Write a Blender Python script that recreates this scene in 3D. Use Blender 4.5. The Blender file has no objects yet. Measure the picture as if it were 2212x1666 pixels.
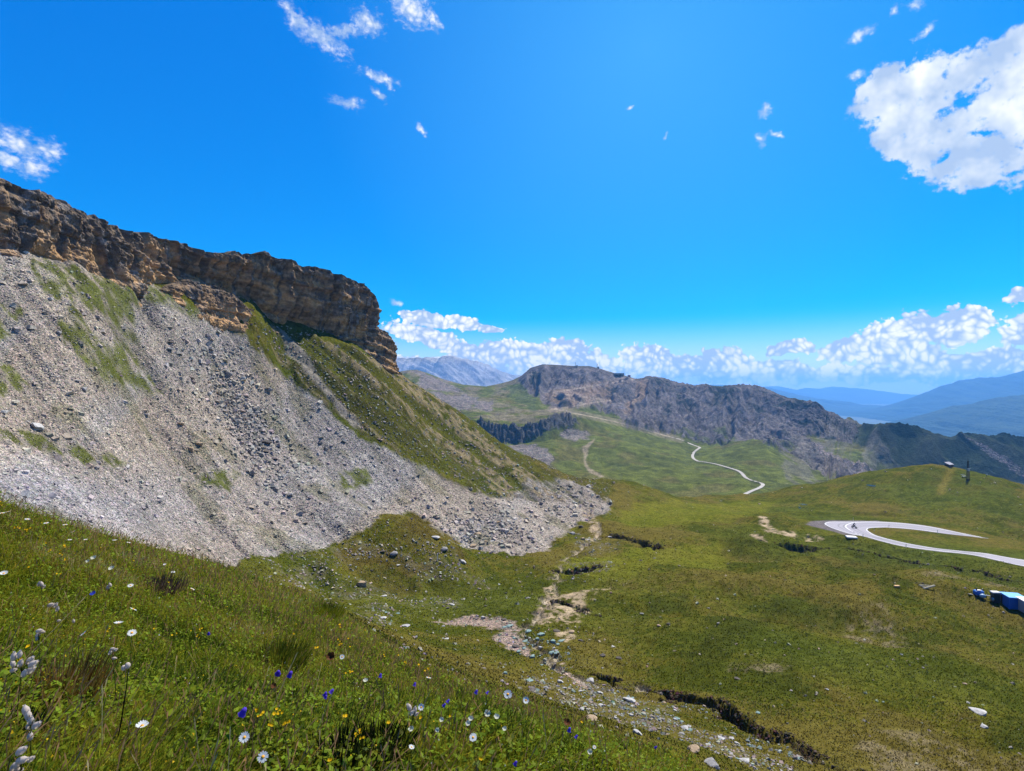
import bpy, math, random
import numpy as np
from mathutils import Vector, Matrix
random.seed(7)
rng = np.random.default_rng(11)
K = 0.463 / 563.0            # one survey unit (photo row/column) as a slope
CX, CY = 1106.0, 833.0
scene = bpy.context.scene
COL = scene.collection
R = math.radians

# ------------------------------------------------------------------ noise
def _h(ix, iy, iz=0, seed=0):
    h = ix.astype(np.int64) * 374761393 + iy.astype(np.int64) * 668265263 + seed * 1442695041
    if not np.isscalar(iz): h = h + iz.astype(np.int64) * 2147483647
    h = h & 0xFFFFFFFF
    h = ((h ^ (h >> 13)) * 1274126177) & 0xFFFFFFFF
    h = ((h ^ (h >> 16)) * 1103515245) & 0xFFFFFFFF
    h = h ^ (h >> 15)
    return (h & 0xFFFFFF).astype(np.float64) / 0xFFFFFF * 2 - 1
def vnoise2(x, y, seed=0):
    x0 = np.floor(x); y0 = np.floor(y); fx = x - x0; fy = y - y0
    u = fx * fx * (3 - 2 * fx); v = fy * fy * (3 - 2 * fy)
    a = _h(x0, y0, 0, seed); b = _h(x0 + 1, y0, 0, seed); c = _h(x0, y0 + 1, 0, seed); d = _h(x0 + 1, y0 + 1, 0, seed)
    return (a * (1 - u) + b * u) * (1 - v) + (c * (1 - u) + d * u) * v
def vnoise3(x, y, z, seed=0):
    x0 = np.floor(x); y0 = np.floor(y); z0 = np.floor(z); fx = x - x0; fy = y - y0; fz = z - z0
    u = fx * fx * (3 - 2 * fx); v = fy * fy * (3 - 2 * fy); w = fz * fz * (3 - 2 * fz)
    def L(zz):
        a = _h(x0, y0, zz, seed); b = _h(x0 + 1, y0, zz, seed); c = _h(x0, y0 + 1, zz, seed); d = _h(x0 + 1, y0 + 1, zz, seed)
        return (a * (1 - u) + b * u) * (1 - v) + (c * (1 - u) + d * u) * v
    return L(z0) * (1 - w) + L(z0 + 1) * w
def fbm2(x, y, o=4, seed=0, g=0.5):
    s = 0; a = 1; n = 0
    for i in range(o):
        ca, sa = math.cos(.6 * i), math.sin(.6 * i)
        s = s + a * vnoise2(x * ca - y * sa, x * sa + y * ca, seed + i); n += a; a *= g; x = x * 2.03 + 7.1; y = y * 2.03 - 3.7
    return s / n * 1.6
def ridge2(x, y, o=4, seed=0):
    s = 0; a = 1; n = 0
    for i in range(o):
        s = s + a * (1 - 2.2 * np.abs(vnoise2(x, y, seed + i))); n += a; a *= .5; x = x * 2.07 + 5.2; y = y * 2.07 + 1.3
    return s / n
def fbm3(x, y, z, o=4, seed=0, g=.5):
    s = 0; a = 1; n = 0
    for i in range(o):
        s = s + a * vnoise3(x, y, z, seed + i); n += a; a *= g; x = x * 2.03 + 3.1; y = y * 2.03 - 1.7; z = z * 2.03 + 9.2
    return s / n * 1.6
def smooth(e0, e1, x):
    t = np.clip((x - e0) / (e1 - e0), 0, 1); return t * t * (3 - 2 * t)
def inpoly(px, py, poly):
    ins = np.zeros(px.shape, bool); n = len(poly)
    xs = [p[0] for p in poly]; ys = [p[1] for p in poly]
    bb = (px > min(xs)) & (px < max(xs)) & (py > min(ys)) & (py < max(ys))
    X = px[bb]; Y = py[bb]; I = np.zeros(X.shape, bool)
    for i in range(n):
        x1, y1 = poly[i]; x2, y2 = poly[(i + 1) % n]
        if y1 == y2: continue
        c = (y1 > Y) != (y2 > Y)
        I ^= c & (X < (x2 - x1) * (Y - y1) / (y2 - y1) + x1)
    ins[bb] = I
    return ins
def dist_poly(px, py, pts):
    """distance to an open polyline, and parameter 0..1 along it"""
    best = np.full(px.shape, 1e9); par = np.zeros(px.shape); n = len(pts) - 1
    for i in range(n):
        x1, y1 = pts[i]; x2, y2 = pts[i + 1]; dx, dy = x2 - x1, y2 - y1; L = dx * dx + dy * dy + 1e-9
        t = np.clip(((px - x1) * dx + (py - y1) * dy) / L, 0, 1)
        d = np.hypot(px - x1 - t * dx, py - y1 - t * dy)
        m = d < best; best[m] = d[m]; par[m] = (i + t[m]) / n
    return best, par

# ------------------------------------------------------------------ tagging and mesh helpers
def tag(o, label=None, cat=None, group=None, kind=None):
    if label: o['label'] = label
    if cat: o['category'] = cat
    if group: o['group'] = group
    if kind: o['kind'] = kind
    return o
def empty(name, loc, rz=0, rot=None):
    o = bpy.data.objects.new(name, None); COL.objects.link(o); o.location = loc
    o.rotation_euler = rot if rot else (0, 0, rz); o.empty_display_size = .2
    return o
def np_mesh(name, V, F, mat=None, parent=None, attrs=None, smooth_=False):
    """V (n,3), F (m,k) or list of such arrays"""
    me = bpy.data.meshes.new(name)
    Fs = F if isinstance(F, list) else [F]
    Fs = [f for f in Fs if len(f)]
    me.vertices.add(len(V)); me.vertices.foreach_set('co', np.ascontiguousarray(V, dtype=np.float32).ravel())
    li = np.concatenate([f.ravel() for f in Fs]).astype(np.int32)
    tot = np.concatenate([np.full(len(f), f.shape[1]) for f in Fs]).astype(np.int32)
    st = np.concatenate([[0], np.cumsum(tot)[:-1]]).astype(np.int32)
    me.loops.add(len(li)); me.loops.foreach_set('vertex_index', li)
    me.polygons.add(len(tot)); me.polygons.foreach_set('loop_start', st)
    try: me.polygons.foreach_set('loop_total', tot)
    except Exception: pass
    me.polygons.foreach_set('use_smooth', np.full(len(tot), smooth_))
    me.update(calc_edges=True)
    for an, av in (attrs or {}).items():
        if av.ndim == 2:
            a = me.color_attributes.new(an, 'FLOAT_COLOR', 'POINT')
            c = np.ones((len(V), 4), np.float32); c[:, :3] = av; a.data.foreach_set('color', c.ravel())
        else:
            a = me.attributes.new(an, 'FLOAT', 'POINT'); a.data.foreach_set('value', av.astype(np.float32))
    o = bpy.data.objects.new(name, me); COL.objects.link(o)
    if mat: me.materials.append(mat)
    if parent: o.parent = parent
    return o
def grid_faces(nr, nc):
    i = np.arange(nr - 1)[:, None] * nc + np.arange(nc - 1)[None, :]
    return np.stack([i, i + 1, i + nc + 1, i + nc], -1).reshape(-1, 4)
class MB:
    """collects boxes, tubes, lathes into one mesh"""
    def __init__(s): s.v = []; s.f = []
    def add(s, vs, fs):
        b = len(s.v); s.v += [tuple(v) for v in vs]; s.f += [tuple(b + i for i in f) for f in fs]; return s
    def box(s, c, d, m=None, bev=.0):
        hx, hy, hz = d[0] / 2, d[1] / 2, d[2] / 2; b = min(bev, hx * .9, hy * .9, hz * .9)
        if b <= 0:
            vs = [Vector((x * hx, y * hy, z * hz)) for x in (-1, 1) for y in (-1, 1) for z in (-1, 1)]
            fs = [(0, 1, 3, 2), (4, 6, 7, 5), (0, 4, 5, 1), (2, 3, 7, 6), (0, 2, 6, 4), (1, 5, 7, 3)]
        else:
            vs = []; fs = []
            for z, e in ((-hz, b), (-hz + b, 0), (hz - b, 0), (hz, b)):
                X, Y = hx - e, hy - e
                vs += [Vector(p + (z,)) for p in ((-X + b, -Y), (X - b, -Y), (X, -Y + b), (X, Y - b), (X - b, Y), (-X + b, Y), (-X, Y - b), (-X, -Y + b))]
            for k in range(3):
                for i in range(8): j = (i + 1) % 8; fs.append((k * 8 + i, k * 8 + j, k * 8 + 8 + j, k * 8 + 8 + i))
            fs.append(tuple(range(7, -1, -1))); fs.append(tuple(range(24, 32)))
        if m is not None: vs = [m @ v for v in vs]
        return s.add([v + Vector(c) for v in vs], fs)
    def tube(s, pts, rad, n=8, cap=True):
        pts = [Vector(p) for p in pts]; rs = rad if isinstance(rad, (list, tuple)) else [rad] * len(pts)
        vs = []; fs = []
        for k, p in enumerate(pts):
            d = (pts[min(k + 1, len(pts) - 1)] - pts[max(k - 1, 0)]).normalized()
            a = d.orthogonal().normalized() if abs(d.z) < .95 else Vector((1, 0, 0)); a = (a - a.dot(d) * d).normalized(); b = d.cross(a)
            for i in range(n): t = 2 * math.pi * i / n; vs.append(p + rs[k] * (math.cos(t) * a + math.sin(t) * b))
        for k in range(len(pts) - 1):
            for i in range(n): j = (i + 1) % n; fs.append((k * n + i, k * n + j, k * n + n + j, k * n + n + i))
        if cap: fs.append(tuple(range(n - 1, -1, -1))); fs.append(tuple(range((len(pts) - 1) * n, len(pts) * n)))
        return s.add(vs, fs)
    def ball(s, c, r, n=8, m=6):
        r = r if isinstance(r, (tuple, list)) else (r, r, r); vs = []; fs = []
        for i in range(1, m):
            for j in range(n):
                a = math.pi * i / m; b = 2 * math.pi * j / n
                vs.append(Vector((c[0] + r[0] * math.sin(a) * math.cos(b), c[1] + r[1] * math.sin(a) * math.sin(b), c[2] + r[2] * math.cos(a))))
        for i in range(m - 2):
            for j in range(n): k = (j + 1) % n; fs.append((i * n + j, i * n + n + j, i * n + n + k, i * n + k))
        vs += [Vector((c[0], c[1], c[2] + r[2])), Vector((c[0], c[1], c[2] - r[2]))]; T = len(vs) - 2
        for j in range(n): k = (j + 1) % n; fs.append((T, j, k)); fs.append((T + 1, (m - 2) * n + k, (m - 2) * n + j))
        return s.add(vs, fs)
    def build(s, name, mat, parent=None, smooth_=False):
        me = bpy.data.meshes.new(name); me.from_pydata([tuple(v) for v in s.v], [], s.f); me.update()
        if smooth_: me.polygons.foreach_set('use_smooth', [True] * len(me.polygons))
        me.materials.append(mat); o = bpy.data.objects.new(name, me); COL.objects.link(o)
        if parent: o.parent = parent
        return o

# ------------------------------------------------------------------ materials
def nt(name):
    m = bpy.data.materials.new(name); m.use_nodes = True; t = m.node_tree; t.nodes.clear()
    o = t.nodes.new('ShaderNodeOutputMaterial'); return m, t, o
def N(t, ty, **kw):
    n = t.nodes.new(ty)
    for k, v in kw.items():
        if k.startswith('i_'): n.inputs[k[2:].replace('_', ' ')].default_value = v
        else: setattr(n, k, v)
    return n
def mathn(t, op, a, b=None, c=None, clamp=False):
    n = t.nodes.new('ShaderNodeMath'); n.operation = op; n.use_clamp = clamp
    for i, v in enumerate((a, b, c)):
        if v is None: continue
        if isinstance(v, (int, float)): n.inputs[i].default_value = v
        else: t.links.new(v, n.inputs[i])
    return n.outputs[0]
def mixc(t, bt, f, a, b):
    n = t.nodes.new('ShaderNodeMix'); n.data_type = 'RGBA'; n.blend_type = bt; n.clamp_factor = True
    for s, v in ((n.inputs[0], f), (n.inputs[6], a), (n.inputs[7], b)):
        if isinstance(v, (int, float)): s.default_value = v
        elif isinstance(v, tuple): s.default_value = v if len(v) == 4 else v + (1,)
        else: t.links.new(v, s)
    return n.outputs[2]
def ramp(t, f, stops):
    n = t.nodes.new('ShaderNodeValToRGB'); t.links.new(f, n.inputs[0]); e = n.color_ramp.elements
    while len(e) < len(stops): e.new(.5)
    for i, (p, c) in enumerate(stops): e[i].position = p; e[i].color = (c if len(c) == 4 else c + (1,)) if isinstance(c, tuple) else (c, c, c, 1)
    return n.outputs[0]
def simple(name, col, rough=.6, metal=0, var=.25, scale=6, bump=.15):
    m, t, o = nt(name); b = N(t, 'ShaderNodeBsdfPrincipled'); b.inputs['Roughness'].default_value = rough; b.inputs['Metallic'].default_value = metal
    tc = N(t, 'ShaderNodeTexCoord'); nz = N(t, 'ShaderNodeTexNoise'); nz.inputs['Scale'].default_value = scale; nz.inputs['Detail'].default_value = 5
    t.links.new(tc.outputs['Object'], nz.inputs['Vector'])
    f = mathn(t, 'MULTIPLY', mathn(t, 'MULTIPLY_ADD', nz.outputs[0], 2 * var, 1 - var), .7)
    c = N(t, 'ShaderNodeVectorMath', operation='SCALE'); c.inputs[0].default_value = col; t.links.new(f, c.inputs['Scale'])
    t.links.new(c.outputs[0], b.inputs['Base Color'])
    if bump:
        bp = N(t, 'ShaderNodeBump'); bp.inputs['Strength'].default_value = bump; bp.inputs['Distance'].default_value = .02
        t.links.new(nz.outputs[0], bp.inputs['Height']); t.links.new(bp.outputs[0], b.inputs['Normal'])
    t.links.new(b.outputs[0], o.inputs[0]); return m
def attr(t, n):
    a = t.nodes.new('ShaderNodeAttribute'); a.attribute_name = n; return a

def terrain_mat(name, stone=.35, fine=.12, bumpd=.12):
    """vertex 'col' x fine noise; attribute 'rk' turns on loose-stone speckle and relief"""
    m, t, o = nt(name); b = N(t, 'ShaderNodeBsdfPrincipled'); b.inputs['Roughness'].default_value = .9
    b.inputs['Specular IOR Level'].default_value = .0
    geo = N(t, 'ShaderNodeNewGeometry'); c = attr(t, 'col').outputs['Color']; rk = attr(t, 'rk').outputs['Fac']
    v = N(t, 'ShaderNodeTexVoronoi', feature='F1'); v.inputs['Scale'].default_value = 1 / stone
    v2 = N(t, 'ShaderNodeTexVoronoi', feature='F1'); v2.inputs['Scale'].default_value = 1 / (stone * 3.1)
    w = N(t, 'ShaderNodeTexNoise'); w.inputs['Scale'].default_value = 1 / (stone * 2.5); w.inputs['Detail'].default_value = 3
    add = N(t, 'ShaderNodeVectorMath', operation='MULTIPLY_ADD'); add.inputs[1].default_value = (stone * .9,) * 3
    t.links.new(geo.outputs['Position'], w.inputs['Vector']); t.links.new(w.outputs['Color'], add.inputs[0]); t.links.new(geo.outputs['Position'], add.inputs[2])
    for q in (v, v2): t.links.new(add.outputs[0], q.inputs['Vector'])
    cell = N(t, 'ShaderNodeSeparateColor'); t.links.new(v.outputs['Color'], cell.inputs[0])
    cell2 = N(t, 'ShaderNodeSeparateColor'); t.links.new(v2.outputs['Color'], cell2.inputs[0])
    br = mathn(t, 'MULTIPLY_ADD', cell.outputs[0], .95, .54)
    br = mathn(t, 'MULTIPLY', br, mathn(t, 'MULTIPLY_ADD', cell2.outputs[0], .5, .76))
    crack = mathn(t, 'MULTIPLY_ADD', v.outputs['Distance'], -.55, 1.12)
    br = mathn(t, 'MULTIPLY', br, crack)
    n1 = N(t, 'ShaderNodeTexNoise'); n1.inputs['Scale'].default_value = 1 / fine; n1.inputs['Detail'].default_value = 4; n1.inputs['Roughness'].default_value = .7
    n2 = N(t, 'ShaderNodeTexNoise'); n2.inputs['Scale'].default_value = 1 / (fine * 9); n2.inputs['Detail'].default_value = 5; n2.inputs['Roughness'].default_value = .65
    for q in (n1, n2): t.links.new(geo.outputs['Position'], q.inputs['Vector'])
    g1 = mathn(t, 'MULTIPLY_ADD', n1.outputs[0], 2.2, -.1); g2 = mathn(t, 'MULTIPLY_ADD', n2.outputs[0], 1.8, .1)
    gr = mathn(t, 'MULTIPLY', g1, g2)
    sc = N(t, 'ShaderNodeVectorMath', operation='SCALE'); t.links.new(c, sc.inputs[0])
    mx = N(t, 'ShaderNodeMix'); mx.data_type = 'FLOAT'; t.links.new(rk, mx.inputs[0]); t.links.new(gr, mx.inputs[2]); t.links.new(br, mx.inputs[3])
    t.links.new(mx.outputs[0], sc.inputs['Scale'])
    hue = mixc(t, 'OVERLAY', mathn(t, 'MULTIPLY', rk, .10), sc.outputs[0], v.outputs['Color'])
    al = N(t, 'ShaderNodeVectorMath', operation='SCALE'); al.inputs['Scale'].default_value = .66; t.links.new(hue, al.inputs[0]); t.links.new(al.outputs[0], b.inputs['Base Color'])
    hg = mathn(t, 'MULTIPLY_ADD', n2.outputs[0], 1.4, n1.outputs[0])
    hr = mathn(t, 'MULTIPLY_ADD', cell.outputs[1], 1.0, mathn(t, 'MULTIPLY', v.outputs['Distance'], -1.6))
    hr = mathn(t, 'MULTIPLY_ADD', cell2.outputs[1], 1.6, hr)
    hm = N(t, 'ShaderNodeMix'); hm.data_type = 'FLOAT'; t.links.new(rk, hm.inputs[0]); t.links.new(hg, hm.inputs[2]); t.links.new(hr, hm.inputs[3])
    bp = N(t, 'ShaderNodeBump'); bp.inputs['Strength'].default_value = 1; bp.inputs['Distance'].default_value = bumpd
    t.links.new(hm.outputs[0], bp.inputs['Height']); t.links.new(bp.outputs[0], b.inputs['Normal'])
    t.links.new(b.outputs[0], o.inputs[0]); return m

def rock_mat(name, scale=1.0, attrcol=False, col=(.3, .28, .26)):
    m, t, o = nt(name); b = N(t, 'ShaderNodeBsdfPrincipled'); b.inputs['Roughness'].default_value = .9; b.inputs['Specular IOR Level'].default_value = .1
    tc = N(t, 'ShaderNodeTexCoord'); n1 = N(t, 'ShaderNodeTexNoise'); n1.inputs['Scale'].default_value = 3 * scale; n1.inputs['Detail'].default_value = 7; n1.inputs['Roughness'].default_value = .65
    t.links.new(tc.outputs['Object'], n1.inputs['Vector'])
    f = mathn(t, 'MULTIPLY_ADD', n1.outputs[0], 1.0, .17)
    s = N(t, 'ShaderNodeVectorMath', operation='SCALE'); t.links.new(f, s.inputs['Scale'])
    if attrcol: t.links.new(attr(t, 'col').outputs['Color'], s.inputs[0])
    else: s.inputs[0].default_value = col
    t.links.new(s.outputs[0], b.inputs['Base Color'])
    bp = N(t, 'ShaderNodeBump'); bp.inputs['Strength'].default_value = .8; bp.inputs['Distance'].default_value = .08 / scale
    t.links.new(n1.outputs[0], bp.inputs['Height']); t.links.new(bp.outputs[0], b.inputs['Normal']); t.links.new(b.outputs[0], o.inputs[0]); return m
def leaf_mat(name, transl=.35, attrcol=True, col=(.1, .12, .02), gain=1.0):
    m, t, o = nt(name); d = N(t, 'ShaderNodeBsdfDiffuse'); tr = N(t, 'ShaderNodeBsdfTranslucent'); gl = N(t, 'ShaderNodeBsdfGlossy'); gl.inputs['Roughness'].default_value = .5
    gl.inputs['Color'].default_value = (.5, .5, .5, 1)
    if attrcol: c = attr(t, 'col').outputs['Color']
    else:
        r = N(t, 'ShaderNodeRGB'); r.outputs[0].default_value = col + (1,); c = r.outputs[0]
    ls = N(t, 'ShaderNodeVectorMath', operation='SCALE'); ls.inputs['Scale'].default_value = .68; t.links.new(c, ls.inputs[0]); c = ls.outputs[0]
    t.links.new(c, d.inputs[0]); t.links.new(c, tr.inputs[0])
    mx = N(t, 'ShaderNodeMixShader'); mx.inputs[0].default_value = transl; t.links.new(d.outputs[0], mx.inputs[1]); t.links.new(tr.outputs[0], mx.inputs[2])
    m2 = N(t, 'ShaderNodeMixShader'); m2.inputs[0].default_value = .006; t.links.new(mx.outputs[0], m2.inputs[1]); t.links.new(gl.outputs[0], m2.inputs[2])
    t.links.new(m2.outputs[0], o.inputs[0]); return m

# ------------------------------------------------------------------ near terrain: a height field fitted through surveyed points
# survey: (bearing column, elevation row, distance ahead in metres)
SV = """
-500 4300 .4;0 4300 .4;600 4300 .4;1106 4300 .4;1700 4400 .4;2212 4500 .4;2700 4600 .4
-500 2300 .9;0 2300 1;600 2300 1.2;1106 2300 1.35;1500 2300 2.2;1750 2300 4;2212 2300 8;2700 2300 8
-500 1600 1.4;0 1666 1.6;300 1666 1.8;600 1666 2;850 1666 2.1;1106 1666 2.3;1350 1666 3.2;1500 1700 4.2
-500 1200 3.2;0 1330 3.6;300 1400 4;600 1450 4.6;850 1520 4.6;1106 1570 4.6;1300 1620 4.8
-500 980 5.5;0 1068 7;150 1122 8;300 1165 9;450 1202 11;600 1255 14;700 1290 16;850 1395 15;1000 1460 12;1106 1500 10;1250 1560 8;1400 1612 6.5;1500 1645 6
-500 1040 12;0 1110 12;300 1205 16;450 1240 20;600 1290 26;700 1312 30;850 1385 26;1000 1440 25;1106 1478 24;1250 1530 21;1400 1580 20;1500 1608 20;1700 1740 15;1850 1880 14;2212 1880 15;2700 1800 20
-500 1060 22;0 1130 25;300 1230 35;450 1255 45;600 1285 55;700 1302 50;800 1350 45;900 1392 45;1000 1418 45;1106 1448 43;1200 1482 40;1300 1510 36;1400 1542 33;1500 1572 31;1700 1650 26;1850 1710 24;2212 1760 23
-500 980 30;0 1068 42;300 1168 60;450 1200 75;600 1210 88;700 1215 94
1360 1478 50;1430 1505 46;1500 1525 42;1600 1560 37;1700 1597 34;1850 1648 31;2212 1695 30;2700 1600 35
800 1318 70;900 1352 68;1000 1388 58;1100 1400 62;1200 1385 66;1300 1440 55;1080 1352 76;1000 1342 80;900 1305 86;800 1285 90;700 1262 92;950 1258 103;850 1235 103;750 1215 101
850 1105 118;900 1128 116;960 1178 112;1020 1232 107;780 1130 112;1045 1245 108;1100 1270 100
880 1126 132;950 1158 130;1000 1185 124;1060 1225 114;820 1108 130
-500 850 42;-500 700 52;-500 560 62;0 980 50;0 850 62;0 700 75;300 1080 70;300 950 85;300 800 102;300 700 114
600 1180 95;600 1100 108;600 1000 122;600 900 136;600 800 148;700 1160 106;700 1050 121
800 1050 137;800 950 150;800 850 163;800 778 178
450 1100 90;450 950 106;450 800 126
900 1050 147;900 950 168;900 890 185;886 824 205;820 785 192;950 872 212;1000 1180 124;1000 1130 143;1000 1050 166;1000 960 195;1000 894 225
1100 1200 124;1100 1130 146;1100 1050 186;1102 967 235;1200 1310 84;1200 1270 100;1200 1200 125;1200 1140 160;1200 1080 190;1171 1004 239;1239 1032 245
1300 1350 72;1300 1290 92;1300 1220 115;1300 1170 145;1300 1110 185;1300 1065 222;1308 1036 250;1377 1046 265
1400 1400 62;1400 1300 88;1400 1190 130;1400 1150 160;1400 1100 210;1428 1076 275
1500 1450 52;1500 1350 68;1500 1270 92;1500 1200 122;1500 1150 155;1500 1110 195;1500 1090 240;1518 1074 300
1650 1480 46;1650 1380 64;1650 1290 90;1650 1220 115;1650 1160 150;1650 1110 205;1650 1085 270;1640 1072 320
1850 1500 46;1850 1400 66;1850 1300 92;1850 1250 112;1850 1200 138;1850 1170 162;1850 1135 192;1850 1105 225;1850 1070 260;1703 1064 330;1771 1047 322;1874 1020 300
2030 1500 46;2030 1400 66;2030 1300 93;2030 1210 138;2030 1155 178;2030 1100 225;2030 1050 262;2011 1005 285;2089 1014 283;2147 1028 278
2212 1500 50;2212 1400 70;2212 1310 95;2212 1240 122;2212 1200 148;2212 1165 180;2212 1110 222;2212 1050 270
2700 1400 66;2700 1300 92;2700 1240 120;2700 1190 150;2700 1100 240
0 600 120;300 690 160;600 730 205;800 830 225;-500 600 90;0 700 250;400 760 250;700 830 300
886 900 250;1000 960 275;1171 1070 290;1308 1095 300;1428 1150 330;1640 1140 370;1771 1110 375;1900 1090 360;2011 1085 350;2147 1100 340;2212 1120 330;2700 1160 330
0 820 480;400 880 480;800 950 480;1100 1080 480;1428 1200 480;1771 1170 480;2147 1160 480;2700 1190 480;-500 820 480
"""
def parse(s): return np.array([[float(v) for v in p.split()] for l in s.strip().split('\n') for p in l.split(';') if p.strip()])
S = parse(SV)
FOOT = [(-700,430,54),(-300,500,68),(-60,548,82),(0,556,86),(42,562,88),(110,575,93),(186,594,99),(240,612,106),(296,630,110),(325,622,119.5),(335,648,117.5),(375,661,122.5),(404,659,126.5),(436,679,130.5),(470,701,135.5),(503,705,139.5),(540,701,143.5),(566,693,148.5),(575,690,155.5),(640,705,164.5),(700,722,172.5),(750,735,180.5)]
S = np.vstack([S, [(a, b - 1, c + .5) for a, b, c in FOOT], [(a, b - 10, c + 5) for a, b, c in FOOT if a < 330 or a > 570]])
def feat(wx, Y): return wx / 430.0, 1.9 * np.log(Y)
def tps_fit(S):
    a, b = feat(S[:, 0], S[:, 2]); q = (S[:, 1] - CY) * K; n = len(S)
    d2 = (a[:, None] - a) ** 2 + (b[:, None] - b) ** 2 + 1e-9
    Kk = .5 * d2 * np.log(d2); P = np.stack([np.ones(n), a, b], 1)
    A = np.zeros((n + 3, n + 3)); A[:n, :n] = Kk + np.eye(n) * 8e-4; A[:n, n:] = P; A[n:, :n] = P.T
    return np.linalg.solve(A, np.concatenate([q, [0, 0, 0]])), a, b
TW, TA, TB = tps_fit(S)
def tps(wx, Y):
    a, b = feat(wx, Y); a = a.ravel(); b = b.ravel(); out = np.empty(len(a))
    for i in range(0, len(a), 20000):
        d2 = (a[i:i + 20000, None] - TA) ** 2 + (b[i:i + 20000, None] - TB) ** 2 + 1e-9
        out[i:i + 20000] = (.5 * d2 * np.log(d2)) @ TW[:-3] + TW[-3] + TW[-2] * a[i:i + 20000] + TW[-1] * b[i:i + 20000]
    return out.reshape(wx.shape)
# grid: columns by bearing, rows by distance
NC = 1150
wxs = np.linspace(-720, 2930, NC)
segs = [(.45, 1.2, 20), (1.2, 4, 90), (4, 16, 150), (16, 40, 140), (40, 100, 330), (100, 210, 300), (210, 330, 140), (330, 460, 30)]
Ys = np.concatenate([np.exp(np.linspace(math.log(a), math.log(b), n, endpoint=False)) for a, b, n in segs] + [[460.]])
NR = len(Ys)
# spline evaluated on a coarse grid then bilinearly refined in (column, log distance)
ca = np.linspace(-720, 2930, 420); cb = np.linspace(math.log(.45), math.log(460.), 420)
Q = tps(*np.meshgrid(ca, np.exp(cb)))
def qbase(wx, Y):
    u = (wx - ca[0]) / (ca[1] - ca[0]); v = (np.log(Y) - cb[0]) / (cb[1] - cb[0])
    i = np.clip(u.astype(int), 0, 418); j = np.clip(v.astype(int), 0, 418); fu = u - i; fv = v - j
    return (Q[j, i] * (1 - fu) + Q[j, i + 1] * fu) * (1 - fv) + (Q[j + 1, i] * (1 - fu) + Q[j + 1, i + 1] * fu) * fv
class Field:
    """height field on a bearing x distance grid: column geometry kept so points can be looked up along a bearing"""
    def __init__(s, wxs, Y, Z): s.wxs, s.Y, s.Z = wxs, Y, Z; s.W = CY - Z / Y / K   # apparent row
    def hit(s, wx, wy, ymin=0):
        ci = (wx - s.wxs[0]) / (s.wxs[1] - s.wxs[0]); c0 = int(min(max(ci, 0), len(s.wxs) - 2)); f = ci - c0
        Yc = s.Y[:, c0] * (1 - f) + s.Y[:, c0 + 1] * f; Zc = s.Z[:, c0] * (1 - f) + s.Z[:, c0 + 1] * f
        Wc = CY - Zc / Yc / K; k = np.nonzero((Wc <= wy) & (Yc > ymin))[0]
        if len(k) == 0: k = int(np.argmin(np.where(Yc > ymin, Wc, 1e9))); Y = Yc[k]; Z = Zc[k]
        else:
            k = int(k[0])
            if k == 0: Y, Z = Yc[0], Zc[0]
            else:
                t = (Wc[k - 1] - wy) / max(Wc[k - 1] - Wc[k], 1e-6); t = min(max(t, 0), 1); Y = Yc[k - 1] + t * (Yc[k] - Yc[k - 1]); Z = Zc[k - 1] + t * (Zc[k] - Zc[k - 1])
        return Vector(((wx - CX) * K * Y, Y, Z))
WX, YY = np.meshgrid(wxs, Ys)
XX = (WX - CX) * K * YY
Zb = -qbase(WX, YY) * YY
F0 = Field(wxs, YY, Zb)
WY0 = F0.W
def wline(pts, ymin=0, fld=None): return [tuple((fld or F0).hit(a, b, ymin)[:2]) for a, b in pts]

# road outline
RO = [(2330,1238),(2212,1224),(2103,1200),(2030,1192),(1958,1182),(1905,1170),(1865,1159),(1836,1154),(1799,1142),(1783,1134),(1781,1131),(1786,1128.5),(1796,1127),(1839,1127.2),(1892,1127),(1945,1130),(1998,1136),(2050,1146),(2098,1157),(2135,1163.5)]
RI = [(2330,1222),(2212,1210),(2130,1196),(2080,1191),(2024,1185),(1980,1178),(1945,1171),(1920,1165),(1905,1161),(1890,1156),(1879,1150),(1874,1146),(1874,1143),(1881,1141),(1918,1140),(1971,1144),(2024,1151),(2060,1155.5),(2098,1159.5),(2135,1164)]
def rs(P, n):
    P = np.array(P, float); k = np.linspace(0, len(P) - 1, n); i = np.clip(k.astype(int), 0, len(P) - 2); f = (k - i)[:, None]
    # catmull-rom
    p0 = P[np.clip(i - 1, 0, len(P) - 1)]; p1 = P[i]; p2 = P[i + 1]; p3 = P[np.clip(i + 2, 0, len(P) - 1)]
    return .5 * ((2 * p1) + (-p0 + p2) * f + (2 * p0 - 5 * p1 + 4 * p2 - p3) * f ** 2 + (-p0 + 3 * p1 - 3 * p2 + p3) * f ** 3)
road_poly = [tuple(p) for p in rs(RO, 60)] + [tuple(p) for p in rs(RI, 60)[::-1]]

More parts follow.
